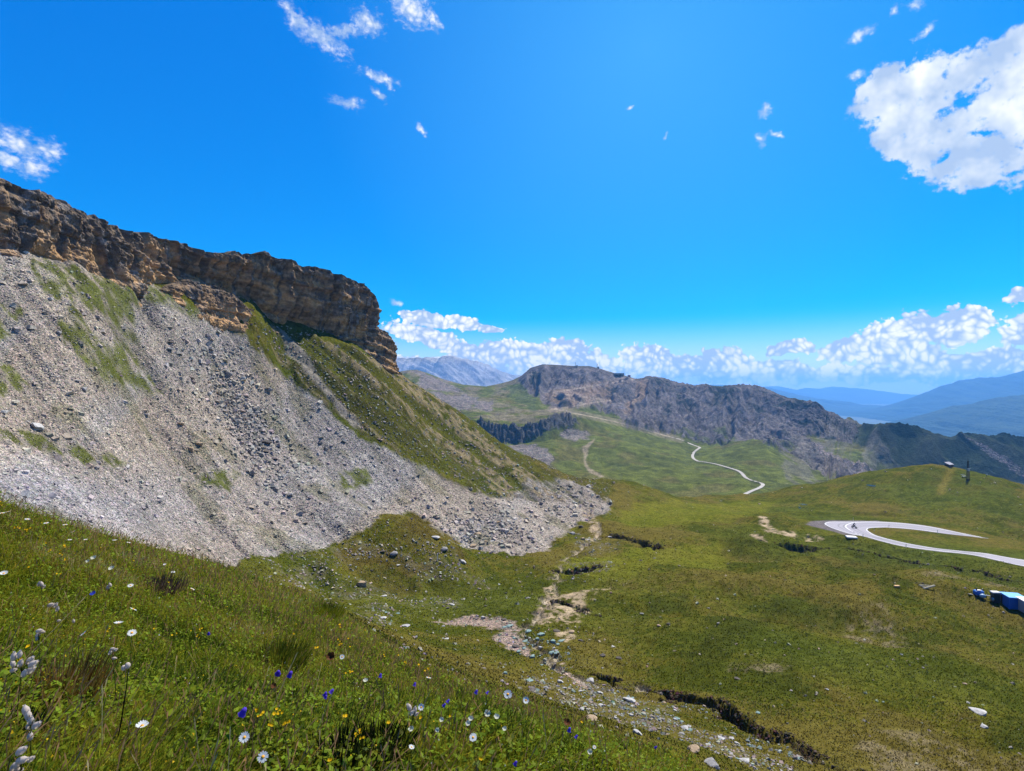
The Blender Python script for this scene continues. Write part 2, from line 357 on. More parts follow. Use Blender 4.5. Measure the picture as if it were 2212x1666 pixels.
# noise relief
w1 = fbm2(WX / 60, np.log(YY) * 14, 4, 5) * 22           # warps the zone edges
w2 = fbm2(WX / 60 + 50, np.log(YY) * 14 + 9, 4, 9) * 16
PX = WX + w1 * .8; PY = WY0 + w2 * .8
w3 = fbm2(WX / 9, np.log(YY) * 80, 3, 25)
PX2 = WX + w3 * 7 + w1 * .25; PY2 = WY0 + fbm2(WX / 9 + 20, np.log(YY) * 80, 3, 26) * 5 + w2 * .25
scree_poly = [(-900,1500),(-900,300),(0,500),(300,600),(470,695),(530,722),(565,770),(640,832),(690,868),(740,922),(800,955),(850,978),(900,1003),(960,1034),(1030,1064),(1100,1080),(1150,1040),(1215,1040),(1270,1055),(1320,1085),(1300,1110),(1262,1128),(1220,1150),(1180,1185),(1130,1200),(1060,1196),(1010,1185),(965,1158),(920,1128),(880,1108),(830,1108),(800,1128),(770,1155),(700,1180),(600,1196),(520,1206),(470,1222),(440,1290),(300,1300),(0,1300)]
far_enough = YY > 22
scree = (inpoly(PX2, PY2, scree_poly) & far_enough).astype(float)
meadow = 1 - smooth(-.18, .22, np.log(YY) - np.log(np.interp(WX, [-720, 0, 300, 600, 850, 1000, 1250, 1400, 1550, 1700, 2000, 3000], [14, 18, 22, 20, 13, 11, 8.5, 6.5, 5.5, 3, 2, 2])))
def S_(polys, PXX=PX2, PYY=PY2, ymin=20, ymax=500):
    m = np.zeros(WX.shape)
    for p in polys: m = np.maximum(m, (inpoly(PXX, PYY, p) & (YY > ymin) & (YY < ymax)).astype(float))
    return m
def blur(a, k=2):
    for _ in range(k): a = (a + np.roll(a, 1, 0) + np.roll(a, -1, 0) + np.roll(a, 1, 1) + np.roll(a, -1, 1)) / 5
    return a
tongues = S_([[(150,655),(190,662),(250,720),(300,785),(358,852),(318,862),(235,810),(160,750),(125,695)], [(90,600),(250,610),(420,660),(470,690),(420,690),(330,650),(200,640),(110,640)], [(60,548),(130,575),(200,598),(305,640),(285,700),(300,742),(250,735),(200,690),(120,620),(70,600)],
    [(-60,640),(45,655),(35,735),(-60,760)], [(-50,905),(60,915),(130,940),(240,975),(290,1002),(180,985),(60,955),(-50,950)], [(735,1015),(790,1005),(812,1035),(770,1052),(740,1045)], [(455,1010),(520,1030),(500,1060),(430,1040)],
    [(180,560),(380,640),(430,680),(360,665),(250,640)], [(-60,770),(20,790),(70,830),(20,840),(-60,820)]])
tongues *= smooth(-.35, .15, .55 * fbm2((WX * .74 - WY0 * .67) / 9 + w1 / 30, (WX * .67 + WY0 * .74) / 120, 3, 33) + .5 * fbm2(XX / 1.6, YY / 1.6, 3, 34) + .18)
tongues *= smooth(-.8, .0, fbm2(WX / 20, WY0 / 16, 4, 31) + .35)
green_streak = fbm2((WX * .80 - WY0 * .6) / 240, (WX * .6 + WY0 * .80) / 240 * 0 + (WY0 * .78 - WX * .62) / 16, 4, 77)   # runs down the fall line
erode = S_([[(1160,1345),(1185,1320),(1182,1290),(1196,1280),(1200,1300),(1205,1295),(1235,1288),(1262,1300),(1280,1318),(1262,1326),(1240,1345),(1215,1352),(1185,1350)],
    [(1245,1285),(1262,1275),(1292,1283),(1298,1288),(1284,1303),(1262,1297)], [(1280,1290),(1320,1272),(1330,1274),(1300,1296)], [(1205,1360),(1240,1362),(1225,1380),(1205,1372)],
    [(1182,1270),(1196,1265),(1206,1285),(1190,1300),(1188,1320),(1168,1345),(1158,1340),(1172,1312),(1180,1290)], [(1258,1108),(1275,1100),(1280,1120),(1296,1150),(1290,1172),(1262,1178),(1285,1160),(1272,1140)],
    [(1632,1122),(1650,1120),(1662,1135),(1675,1150),(1685,1160),(1670,1162),(1655,1148),(1640,1138)], [(1628,1162),(1650,1172),(1655,1180),(1640,1178),(1628,1172)], [(1676,1150),(1710,1150),(1722,1162),(1690,1165)], [(1738,1158),(1770,1160),(1772,1168),(1745,1166)]])
gravel = S_([[(925,1331),(1000,1333),(1080,1340),(1120,1352),(1120,1370),(1075,1362),(1000,1350),(960,1345)], [(1065,1375),(1100,1366),(1130,1385),(1150,1408),(1110,1402),(1075,1388)], [(1190,1420),(1215,1430),(1245,1462),(1280,1490),(1262,1488),(1230,1465)]])
stony = S_([[(1010,1250),(1060,1255),(1075,1270),(1020,1272)], [(1230,1155),(1290,1170),(1330,1182),(1330,1195),(1260,1190)], [(1225,1232),(1300,1222),(1325,1234),(1300,1248),(1250,1252)],
    [(600,1196),(780,1170),(850,1180),(900,1190),(960,1215),(1010,1262),(960,1262),(850,1205),(700,1215),(800,1255),(1000,1310),(900,1312),(700,1270)], [(880,1135),(960,1190),(1000,1215),(1030,1265),(990,1250),(930,1200)], [(560,1205),(700,1240),(860,1330),(840,1340),(700,1290),(600,1255)],
    [(1180,1440),(1400,1520),(1560,1590),(1640,1620),(1760,1666),(1500,1666),(1300,1560),(1130,1480)], [(1300,1560),(1700,1700),(1900,1760),(1500,1700)]], PX, PY)
bare = S_([[(1880,1580),(1960,1565),(2060,1590),(2120,1610),(2100,1640),(2212,1640),(2230,1700),(1950,1700),(1880,1650),(1830,1620)], [(2010,1290),(2080,1262),(2240,1270),(2240,1290),(2100,1284)], [(1820,1330),(1880,1310),(2000,1380),(2030,1420),(1960,1420),(1850,1360)], [(1580,1428),(1700,1435),(1660,1460),(1560,1450)], [(1990,1255),(2040,1262),(2060,1280),(2000,1278)]], PX, PY)
mound_brown = S_([[(880,1108),(960,1145),(1035,1235),(1010,1222),(940,1165),(880,1130)], [(720,1190),(820,1185),(900,1200),(960,1225),(900,1240),(820,1225),(740,1215)]], PX, PY)
shoulder = S_([[(1740,1133),(1752,1126),(1790,1124),(1900,1125),(1900,1132),(1836,1160),(1799,1148),(1765,1140)]], WX, WY0)
onroad = S_([road_poly], WX, WY0, 90)
onroadb = np.clip(blur(np.maximum(onroad, S_([[(1700,1120),(1780,1112),(2000,1118),(2160,1160),(2330,1200),(2330,1250),(2150,1215),(1900,1180),(1760,1155)]], WX, WY0, 90)), 20) * 1.8, 0, 1)

# relief (metres)
zr = fbm2(XX / 14, YY / 14, 4, 40) * .85 * smooth(8, 60, YY) + fbm2(XX / 3.1, YY / 3.1, 4, 41) * .14 * smooth(3, 30, YY) + fbm2(XX / .9, YY / .9, 3, 42) * .05
zr = zr + fbm2(XX / 34 + 3, YY / 26, 3, 48) * 2.6 * smooth(45, 90, YY) * smooth(250, 200, YY) * (1 - np.clip(blur(scree, 10), 0, 1)) * smooth(1050, 1350, WX)
zr = zr + scree * (fbm2(XX / 1.1, YY / 1.1, 4, 43, .6) * .12 + fbm2((WX * .74 - WY0 * .67) / 18, (WX * .67 + WY0 * .74) / 300, 3, 44) * .5) * smooth(25, 60, YY)
spur = S_([[(530,700),(860,780),(1320,1040),(1320,1090),(1100,1080),(900,1003),(690,868)]], PX, PY, 100)
zr = zr + spur * (green_streak * 1.0 + ridge2(XX / 9, YY / 9, 4, 47) * .8) + (1 - scree) * np.maximum(0, fbm2(XX / 6, YY / 6, 3, 46)) * .5 * smooth(60, 120, YY)
zr = zr * (1 - onroadb) - .13 * meadow * smooth(1.0, 4, YY)
Z = Zb + zr
def carve(pts, width, depth, seed=0, ymin=20):
    P = wline(pts, ymin); x = [p[0] for p in P]; y = [p[1] for p in P]
    m = (XX > min(x) - 8) & (XX < max(x) + 8) & (YY > min(y) - 8) & (YY < max(y) + 8) & (YY > ymin * .6)
    xx = XX[m] + fbm2(XX[m] / 2.2, YY[m] / 2.2, 4, seed, .65) * 1.6; yy = YY[m] + fbm2(XX[m] / 2.2 + 9, YY[m] / 2.2, 4, seed, .65) * 1.6
    d, t = dist_poly(xx, yy, P); w = np.interp(t * (len(width) - 1), range(len(width)), width)
    h = 1 - smooth(.35, 1.0, d / w); dep = np.interp(t * (len(depth) - 1), range(len(depth)), depth)
    Z[m] -= h * dep; g = np.zeros(WX.shape); g[m] = h; return g
gul = carve([(1370,1482),(1430,1505),(1500,1528),(1560,1545),(1620,1568),(1680,1598),(1750,1632),(1850,1662),(1950,1700)], [.5, .9, 1.3, 1.5, 1.2, .9, .8, .9, .9], [.4, .7, 1.1, 1.4, .9, .6, .5, .6, .6], 60)
gul = np.maximum(gul, carve([(1318,1162),(1350,1166),(1385,1178),(1420,1186)], [1.2, 2.4, 2.6, 1.2], [1.3, 2.6, 2.8, 1.2], 61, 60))
gul = np.maximum(gul, carve([(1650,1178),(1690,1182),(1740,1184),(1790,1181)], [1.3, 2.6, 2.6, 1.6], [1.5, 3., 3., 1.3], 62, 60))
gul = np.maximum(gul, carve([(1800,1182),(1870,1190),(1960,1202),(2060,1222),(2150,1242),(2230,1262)], [.8, .7, .8, .9, .9, .9], [.8, .8, 1., 1.1, 1.1, 1.], 63, 60))
gul = np.maximum(gul, carve([(1212,1303),(1240,1310),(1275,1322)], [1.4, 2.0, 1.0], [1.6, 1.9, .7], 64, 50))
gul = np.maximum(gul, carve([(1215,1242),(1245,1244),(1290,1236)], [1.3, 1.6, 1.2], [1.1, 1.5, .7], 65, 60))
gul = np.maximum(gul, carve([(1280,1440),(1310,1452),(1345,1470)], [1.0, 1.2, .9], [1.0, 1.3, .9], 66, 30))
path = carve([(1275,1100),(1270,1130),(1292,1150),(1290,1172),(1255,1185),(1210,1235),(1196,1265),(1198,1290),(1178,1312),(1162,1340),(1130,1365),(1150,1400),(1200,1425),(1245,1458),(1300,1480),(1370,1482)], [.9] * 6, [.55] * 6, 67, 40)
step = carve([(2060,1010),(2051,1020),(2040,1030),(2032,1042)], [.8, 1.2, 1.], [.5, .8, .5], 68, 150)
NEAR = Field(wxs, YY, Z)

# colours (linear albedo)
def C(*c): return np.array(c)
n_a = fbm2(XX / 9, YY / 9, 4, 50)[..., None]; n_b = fbm2(XX / 1.6, YY / 1.6, 4, 51)[..., None]; n_c = fbm2(XX / 30 + 4, YY / 30, 3, 52)[..., None]
n_d = fbm2(WX / 5, np.log(YY) * 160, 2, 53)[..., None]
n_e = fbm2(WX / 7, np.log(YY) * 120, 3, 153)[..., None]; n_f = fbm2(WX / 2.6, np.log(YY) * 330, 2, 154)[..., None]
col = C(.106, .109, .016) * (1 + .16 * n_a + .25 * n_b + .22 * n_e + .1 * n_f)
col = col + C(.02, .004, -.002) * n_c
dk = smooth(.14, .36, .75 * n_a[..., 0] + .35 * n_b[..., 0] + .5 * n_e[..., 0])[..., None] * .85
col = col * (1 - dk) + C(.052, .066, .009) * dk                         # darker dwarf-shrub patches
br_ = smooth(.15, .5, -n_a[..., 0] * .6 + n_d[..., 0] * .4 + n_c[..., 0] * .8 + n_e[..., 0] * .2)[..., None] * .55
col = col * (1 - br_) + C(.148, .115, .034) * br_                     # dry grass
lime = blur(S_([[(1210,1215),(1310,1200),(1420,1190),(1560,1180),(1560,1215),(1420,1230),(1330,1260),(1200,1262)], [(1330,1100),(1700,1080),(1600,1120),(1330,1150)]], PX, PY), 6)[..., None] * .55
col = col * (1 - lime) + C(.16, .17, .018) * lime * (1 + .15 * n_b)
def lay(m, c, amt=1.0, nb=.25):
    global col
    m = (m if m.ndim == 3 else m[..., None]) * amt
    col = col * (1 - m) + (C(*c) * (1 + nb * n_b)) * m
fold_shade = blur(S_([[(1480,1400),(1560,1320),(1660,1285),(1760,1290),(1730,1330),(1640,1360),(1560,1420),(1500,1450)], [(1750,1205),(1900,1200),(2030,1215),(2200,1250),(2150,1262),(1980,1235),(1850,1250),(1760,1230)], [(1560,1170),(1640,1190),(1800,1200),(1700,1212),(1580,1190)], [(1950,1330),(2060,1370),(2120,1420),(2020,1420),(1940,1370)], [(1600,1440),(1700,1430),(1800,1500),(1700,1520)], [(1700,1330),(1800,1300),(1850,1320),(1760,1350)], [(1380,1290),(1500,1270),(1480,1300),(1400,1310)], [(2120,1560),(2212,1540),(2230,1620),(2150,1620)], [(1210,1180),(1290,1190),(1230,1210)], [(740,1250),(900,1200),(960,1240),(1000,1260),(860,1290),(760,1280)]], PX, PY), 10)
lay(fold_shade * smooth(-.5, .3, n_a[..., 0] + n_e[..., 0]), (.055, .068, .01), .8)  # shading of mounds and folds painted in as darker turf
lay(blur(spur, 4) * smooth(-.7, .1, n_a[..., 0] + n_e[..., 0]), (.07, .066, .018), .75)
lay(fold_shade * .5, (.05, .055, .012), .6) if 'fold_shade' in globals() else None
lay(mound_brown, (.10, .078, .02), .8)  # browner turf on the mound's edge and front
hillside = blur(S_([[(1990,1010),(2200,1030),(2200,1080),(2060,1090),(1980,1060)]], PX, PY, 150), 8); lay(hillside, (.075, .095, .015), .55)
lay(blur(S_([[(2046,1012),(2064,1014),(2040,1066),(2022,1066),(2030,1045)]], WX, PY2, 150), 2), (.21, .17, .04), .6)
# scree colour: grey, lavender at the foot, tan bands
tan = .75 * smooth(-.4, .7, fbm2((WX * .8 - WY0 * .6) / 500, (WY0 * .8 + WX * .6) / 110, 3, 55) + .55 * np.exp(-((WX - 250) / 350) ** 2 - ((WY0 - 960) / 110) ** 2) + .5 * np.exp(-((WX - 620) / 240) ** 2 - ((WY0 - 1120) / 55) ** 2) + .4 * np.exp(-((WX - 1090) / 100) ** 2 - ((WY0 - 1095) / 30) ** 2))[..., None]
sc = C(.44, .41, .385) * (1 - tan) + C(.51, .43, .345) * tan
foot = np.exp(-(np.maximum(0, WX - 150) / 330) ** 2 - ((WY0 - 1090) / 85) ** 2)[..., None] * .8
sc = sc * (1 - foot) + C(.47, .455, .48) * foot
darkb = np.exp(-((WX - 520 - (WY0 - 900) * .55) / 60) ** 2 - ((WY0 - 900) / 110) ** 2)[..., None] * .45
sc = sc * (1 - darkb) + C(.23, .22, .22) * darkb
runs = fbm2((WX * .74 - WY0 * .67) / 15 + w1 / 40, (WX * .67 + WY0 * .74) / 260, 4, 59)[..., None]
sc = .88 * sc * (1 + .10 * n_b + .10 * n_a + .22 * runs)
weed = (smooth(.3, .75, fbm2(XX / 7, YY / 7, 4, 56)) * .4)[..., None]
sc = sc * (1 - weed) + C(.16, .16, .06) * weed
sm = blur(scree, 1)[..., None]; col = col * (1 - sm) + sc * sm
# spur: strips of turf and rubble down the fall line
gs = smooth(.05, .45, green_streak)[..., None] * blur(spur, 2)[..., None] * smooth(-.6, .3, n_b + n_e)
col = col * (1 - gs * .85) + C(.25, .20, .12) * (1 + .3 * n_b) * gs * .85
gd = smooth(.1, .5, -green_streak)[..., None] * blur(spur, 2)[..., None] * .6
col = col * (1 - gd) + C(.085, .09, .012) * gd
lay(blur(S_([[(600,715),(640,740),(700,830),(790,925),(770,925),(690,845),(620,760)]], WX + w3 * 5, PY2), 1), (.30, .27, .24), .8)
tg = blur(tongues, 1); lay(tg * .92, (.095, .115, .018)); scree = scree * (1 - tg * .8)
lay(blur(stony, 3) * smooth(-.1, .5, fbm2(XX / 1.5, YY / 1.5, 3, 57)), (.17, .15, .09), .45)
lay(blur(bare, 5) * smooth(-.3, .5, n_b[..., 0] + n_e[..., 0]), (.22, .175, .11), .6)
lay(blur(gravel, 1), (.42, .32, .27), .95); lay(blur(erode, 1) * smooth(-.75, .0, n_e[..., 0] + n_b[..., 0]), (.44, .34, .23), .88, .4)
lay(smooth(.2, .8, path), (.40, .34, .26), .75)
lay(smooth(.15, .6, gul) * smooth(-.7, .1, n_e[..., 0] + n_b[..., 0]), (.085, .06, .04), .9)
lay(blur(shoulder, 1), (.17, .15, .16), .9)
lay(blur(onroad, 1), (.2, .19, .2), .9)
# meadow floor
md = meadow[..., None]; mc = C(.07, .085, .014) * (1 + .5 * n_b)
col = col * (1 - md) + mc * md
rk = np.clip(blur(scree, 1) * (YY > 20) + blur(gravel, 1) * .9 + stony * .15 + gs[..., 0] * .45 + erode * .25, 0, 1)
nearmat = terrain_mat('alpine_ground', .24, .10, .10)
V = np.stack([XX, YY, Z], -1).reshape(-1, 3)
ground = np_mesh('ground', V, grid_faces(NR, NC), nearmat, attrs={'col': np.clip(col, .004, .9).reshape(-1, 3), 'rk': rk.ravel()}, smooth_=True)
tag(ground, 'alpine valley side of turf and grey scree below the cliff', kind='structure')

# ------------------------------------------------------------------ far terrain: lofted through surveyed lines
def interp_line(L, wx):
    L = np.array(L, float); i = np.argsort(L[:, 0], kind='stable'); L = L[i]
    return np.interp(wx, L[:, 0], L[:, 1]), np.exp(np.interp(wx, L[:, 0], np.log(L[:, 2])))
def loft(lines, counts, wx):
    rows = [interp_line(l, wx) for l in lines]; W = []; Y = []
    for k in range(len(rows) - 1):
        t = (np.arange(counts[k]) / counts[k])[:, None]
        (w0, y0), (w1_, y1) = rows[k], rows[k + 1]; z0, z1 = (CY - w0) * K * y0, (CY - w1_) * K * y1
        y = y0 + (y1 - y0) * t; z = z0 + (z1 - z0) * t; W.append(CY - z / y / K); Y.append(y)
    W.append(rows[-1][0][None]); Y.append(rows[-1][1][None])
    return np.concatenate(W), np.concatenate(Y)
NF = 1250
fx = np.linspace(700, 2900, NF)
CR = [(700,830,1500),(880,800,1350),(900,799,1350),(920,805,1350),(960,820,1380),(1000,831,1400),(1050,835,1400),(1084,828,1380),(1106,822,1350),(1126,812,1330),(1146,795,1320),(1172,787,1300),(1216,789,1300),(1245,791,1300),(1274,791,1300),(1291,795,1300),(1327,806,1300),(1349,811,1290),(1371,818,1280),(1386,817,1280),(1402,811,1280),(1428,815,1280),(1459,824,1270),(1503,833,1260),(1518,828,1250),(1543,834,1240),(1572,833,1230),(1605,830,1210),(1629,832,1200),(1660,841,1180),(1696,858,1150),(1732,864,1110),(1762,867,1080),(1786,889,1040),(1804,892,1020),(1825,906,1000),(1834,901,1000),(1847,908,1010),(1859,917,1020),(1871,913,960),(1885,916,930),(1907,917,905),(1925,912,900),(1946,914,900),(1982,920,900),(2000,928,900),(2021,938,900),(2055,950,900),(2066,940,900),(2076,936,900),(2118,938,900),(2142,942,900),(2166,935,900),(2212,945,900),(2400,935,900),(2900,930,900)]
f0 = [(700,1200,330),(1100,1150,330),(1428,1220,340),(1771,1180,380),(2212,1200,380),(2900,1220,380)]
f1 = [(700,1100,520),(1100,1080,500),(1239,1050,520),(1330,1064,500),(1428,1088,480),(1518,1092,470),(1607,1082,490),(1660,1068,540),(1703,1070,540),(1771,1055,580),(1874,1040,620),(2011,1050,620),(2212,1090,620),(2900,1090,600)]
f2 = [(700,1020,700),(1040,985,700),(1150,1000,690),(1255,1000,720),(1350,1005,700),(1500,1010,720),(1600,1018,660),(1700,1025,650),(1800,1033,660),(1900,1033,680),(2011,1040,700),(2212,1075,680),(2900,1070,650)]
f3 = [(700,955,820),(1040,952,810),(1120,956,800),(1180,955,810),(1240,945,850),(1285,932,880),(1340,932,900),(1420,948,930),(1500,965,960),(1560,970,900),(1620,955,850),(1655,955,840),(1700,985,800),(1760,1008,760),(1850,1024,740),(1900,1032,825),(2011,1035,842),(2212,1050,842),(2900,1050,842)]
f4 = [(700,905,840),(1040,912,830),(1120,918,820),(1180,912,835),(1240,895,890),(1290,905,940),(1340,918,970),(1420,938,990),(1500,956,1010),(1560,962,960),(1620,944,920),(1655,950,900),(1700,972,870),(1760,994,830),(1850,1008,800),(1900,1002,850),(2011,1002,856),(2212,1020,856),(2900,1020,856)]
f5 = [(700,870,1000),(1040,876,1000),(1150,880,1010),(1194,884,1040),(1265,885,1060),(1340,900,1060),(1420,915,1060),(1500,925,1070),(1600,920,1040),(1700,940,980),(1800,965,900),(1860,968,890),(1900,968,872),(2011,975,872),(2100,985,872),(2212,992,872),(2900,990,872)]
f6 = [(700,846,1200),(900,835,1180),(1000,846,1200),(1084,850,1200),(1126,848,1190),(1180,842,1190),(1265,840,1200),(1340,858,1180),(1420,868,1170),(1500,875,1160),(1600,872,1130),(1700,900,1080),(1800,930,970),(1860,940,925),(1900,940,890),(2011,952,888),(2100,958,888),(2212,966,888),(2900,960,888)]
back = [(a, b + 25, c + 250) for a, b, c in CR]; back2 = [(a, b + 110, c + 900) for a, b, c in CR]
FW, FY = loft([f0, f1, f2, f3, f4, f5, f6, CR, back, back2], [30, 130, 70, 70, 70, 90, 100, 10, 10], fx)
FX = np.broadcast_to(fx, FW.shape)
FZ = (CY - FW) * K * FY
for _ in range(5):                                     # soften the creases below the crest
    FZs = FZ.copy(); FZs[1:-1] = (FZ[:-2] + 2 * FZ[1:-1] + FZ[2:]) / 4; FZs[:, 1:-1] = (FZs[:, :-2] + 2 * FZs[:, 1:-1] + FZs[:, 2:]) / 4
    crest_row = 30 + 130 + 70 * 3 + 90 + 100
    keep = np.zeros(FZ.shape, bool); keep[crest_row - 3:crest_row + 1] = True; FZ = np.where(keep, FZ, FZs)
FXX = (FX - CX) * K * FY; FWs = CY - FZ / FY / K
rowi = np.arange(len(FZ))[:, None] * np.ones((1, NF))
q1 = fbm2(FXX / 60, FY / 60, 4, 80) * 14; q2 = fbm2(FXX / 60 + 8, FY / 60, 4, 81) * 9
q3 = fbm2(FX / 6, FWs / 5, 3, 82)
GX = FX + q1 * .7 + q3 * 5; GY = FWs + q2 * .7 + fbm2(FX / 6 + 9, FWs / 5, 3, 83) * 3
def P_(polys, a=GX, b=GY):
    m = np.zeros(FX.shape)
    for p in polys: m = np.maximum(m, inpoly(a, b, p).astype(float))
    return m
rocky = P_([[(1120,815),(1150,770),(1380,780),(1640,810),(1790,870),(1850,920),(1840,960),(1800,950),(1762,940),(1740,950),(1760,990),(1720,985),(1690,975),(1655,955),(1640,950),(1600,953),(1560,966),(1500,958),(1460,945),(1380,925),(1330,905),(1290,890),(1240,884),(1190,880),(1172,860),(1140,850)],
   [(1630,940),(1690,965),(1760,1010),(1830,1040),(1880,1025),(1850,1015),(1790,985),(1740,950),(1700,930),(1660,920)]])
shaded_slope = P_([[(1845,905),(1905,900),(2060,920),(2330,900),(2900,900),(2900,1300),(2212,1300),(1990,1060),(1930,1010),(1880,980),(1840,950)]])
band = P_([[(1030,915),(1100,919),(1160,921),(1195,902),(1230,898),(1250,915),(1232,930),(1200,930),(1180,936),(1130,955),(1085,955),(1040,935)]], FX + q3 * 4, FWs + q3 * 3)
talus = P_([[(1100,955),(1150,958),(1200,995),(1175,1010),(1120,975)], [(1215,938),(1240,928),(1280,930),(1275,946),(1240,956),(1222,950)], [(890,800),(930,808),(985,832),(1000,845),(920,842)], [(920,848),(1000,852),(1060,872),(1060,885),(1000,878),(960,868)], [(1730,940),(1760,955),(1830,1000),(1895,1022),(1870,1028),(1790,992),(1745,965)], [(2075,940),(2120,965),(2200,1010),(2240,1040),(2212,1036),(2150,995)]])
# relief
gully = ridge2(FX / 26 + FWs / 90 + q1 / 30, FWs / 160 + FX / 300, 4, 85)
fq = np.interp(FX, [1780, 1900], [24, 75])
gully_r = ridge2((FX * .75 + FWs * -1.0) / fq + q1 / 30, (FX * .6 + FWs * .7) / 150, 4, 86)
mixr = smooth(1600, 1720, FX); gl = gully * (1 - mixr) + gully_r * mixr
topfade = np.clip((crest_row - rowi) / 40, 0, 1) * (rowi < crest_row)
rel = ridge2((FX + (FWs - 850) * .9) / 62 + q1 / 40, FWs / 240, 3, 188) * 9 * np.clip(blur(rocky, 20), 0, 1) * topfade
rel += gl * 12 * np.clip(blur(np.maximum(rocky, shaded_slope * .45), 14) + .06, 0, 1) * topfade
rel += fbm2(FXX / 22, FY / 22, 4, 87) * 3.4 * blur(rocky, 4) * topfade + fbm2(FXX / 7, FY / 7, 3, 187) * .9 * blur(rocky, 4) * (.25 + .75 * topfade) + fbm2(FXX / 60, FY / 60, 5, 88) * 5 * topfade
rel += (np.abs(vnoise2(FX / 8, FWs / 14, 89)) * 10 + fbm2(FX / 3, FWs / 10, 3, 189) * 3) * blur(band, 2)
rel += fbm2(FX / 5, FY * 0, 3, 90) * 1.6 * smooth(1350, 1420, FX) * (np.abs(rowi - crest_row) < 6)
FZ = FZ + rel
FAR = Field(fx, FY, FZ); FWF = FAR.W
v_a = fbm2(FXX / 40, FY / 40, 4, 91)[..., None]; v_b = fbm2(FXX / 9, FY / 9, 3, 92)[..., None]; v_c = fbm2(FX / 2.2, FWF / 2.2, 2, 93)[..., None]
fc = C(.12, .138, .03) * (1 + .3 * v_a + .22 * v_b)
def flay(m, c, amt=1., nb=.22):
    global fc
    m = (m if m.ndim == 3 else m[..., None]) * amt; fc = fc * (1 - m) + C(*c) * (1 + nb * v_b + .2 * v_c) * m
flay(smooth(.15, .5, v_a), (.075, .085, .022), .7); flay(smooth(.2, .6, -v_a), (.16, .14, .05), .55)
west = P_([[(860,790),(1100,800),(1180,880),(1240,900),(1160,922),(1000,915),(860,860)]]); flay(blur(west, 6) * smooth(-.3, .3, fbm2(FX / 30, FWF / 6, 4, 94)), (.21, .175, .12), .75)
flay(blur(P_([[(1120,830),(1160,850),(1175,870),(1150,890),(1100,850),(1080,840)], [(1480,880),(1540,900),(1530,925),(1480,900)]]), 3), (.09, .115, .035), .8)
rkm = blur(rocky, 1); rc = C(.185, .165, .165) * (1 + .3 * v_a + .35 * v_b + .2 * v_c)
wt = smooth(.1, .55, -gl * .5 + .6 * v_a[..., 0])[..., None]; rc = rc * (1 - .6 * wt) + C(.085, .085, .08) * .6 * wt
rust = (blur(P_([[(1375,825),(1395,822),(1400,850),(1380,880),(1350,900),(1345,895),(1368,860)], [(1185,845),(1240,845),(1310,830),(1325,850),(1290,875),(1240,880),(1190,870)]]), 6) * .6)[..., None]
rc = rc * (1 - rust) + C(.33, .235, .16) * rust * (1 + .3 * v_b)
fc = fc * (1 - rkm[..., None]) + rc * rkm[..., None]
flay(blur(P_([[(1400,812),(1440,816),(1470,835),(1450,850),(1415,835)], [(1465,828),(1500,835),(1510,850),(1480,845)], [(1505,828),(1560,832),(1600,838),(1590,850),(1540,850)], [(1455,845),(1490,862),(1510,880),(1480,890),(1462,870)], [(1545,835),(1560,850),(1555,885),(1545,880)], [(1570,835),(1590,860),(1580,880),(1565,860)], [(1620,840),(1680,858),(1740,885),(1790,930),(1780,945),(1730,920),(1680,885),(1630,858)], [(1690,858),(1770,870),(1830,910),(1860,950),(1810,930),(1750,890)], [(1620,875),(1660,890),(1640,900)], [(1312,835),(1330,835),(1335,855),(1318,850)], [(1150,800),(1165,815),(1160,850),(1140,830)], [(1195,860),(1225,862),(1230,875),(1200,878)], [(1440,870),(1456,880),(1450,905),(1438,895)]], FX + q3 * 8, FWF + q1 * .4), 2) * smooth(-.4, .3, v_b[..., 0] + v_a[..., 0]), (.04, .048, .045), .95)
flay(blur(P_([[(1240,880),(1290,872),(1310,885),(1300,905),(1262,898)], [(1340,905),(1420,930),(1500,955),(1560,965),(1600,950),(1560,930),(1480,935),(1400,912)], [(1625,938),(1700,960),(1770,1005),(1700,985)]]), 6) * smooth(-.1, .4, v_a[..., 0] + .5 * v_b[..., 0]), (.10, .12, .035), .8)
tops = (np.clip(1 - (crest_row - rowi) / 14, 0, 1) * (rowi <= crest_row + 30) * (FX > 1140) * (FX < 1780) * smooth(-.2, .4, v_a[..., 0] + .3)); flay(tops, (.10, .095, .045), .7)
flay(blur(shaded_slope, 5), (.035, .05, .03), .9); flay(blur(shaded_slope, 5) * smooth(-.1, .4, gl), (.09, .09, .06), .35)  # far right slope: shade painted in as dark albedo, ribs slightly paler
flay(smooth(.1, .5, gully_r) * blur(P_([[(1680,940),(1860,900),(1960,1040),(1700,1040)]]), 4), (.18, .165, .14), .6)
flay(blur(band, 1), (.12, .115, .12), .9); flay(blur(talus, 2), (.27, .235, .225), .85)
flay(blur(P_([[(1258,965),(1270,958),(1285,948),(1284,952),(1272,966),(1268,985),(1266,1000),(1275,1012),(1292,1022),(1306,1030),(1296,1032),(1272,1020),(1262,1005),(1262,985)]], FX + q3 * 2, FWF), 1), (.33, .27, .19), .8)
for pts, wd in (([(1190,883),(1225,888),(1240,893),(1262,897),(1300,905),(1345,915),(1400,930),(1440,942),(1470,950)], .8), ([(1194,848),(1269,836),(1331,825),(1372,819)], 1.3), ([(1194,848),(1240,855),(1318,865)], 1.2), ([(1322,864),(1265,873),(1230,880),(1190,884)], 1.3), ([(1201,850),(1230,862),(1265,873)], 1.2)):
    d, _ = dist_poly(FX, FWF, pts); flay(np.exp(-(d / (.9 * wd)) ** 2) * (rowi < crest_row), (.50, .42, .34), .9); m2 = ((d < 7) & (rowi < crest_row)).astype(float); flay(blur(m2, 3), (.33, .26, .21), .35)
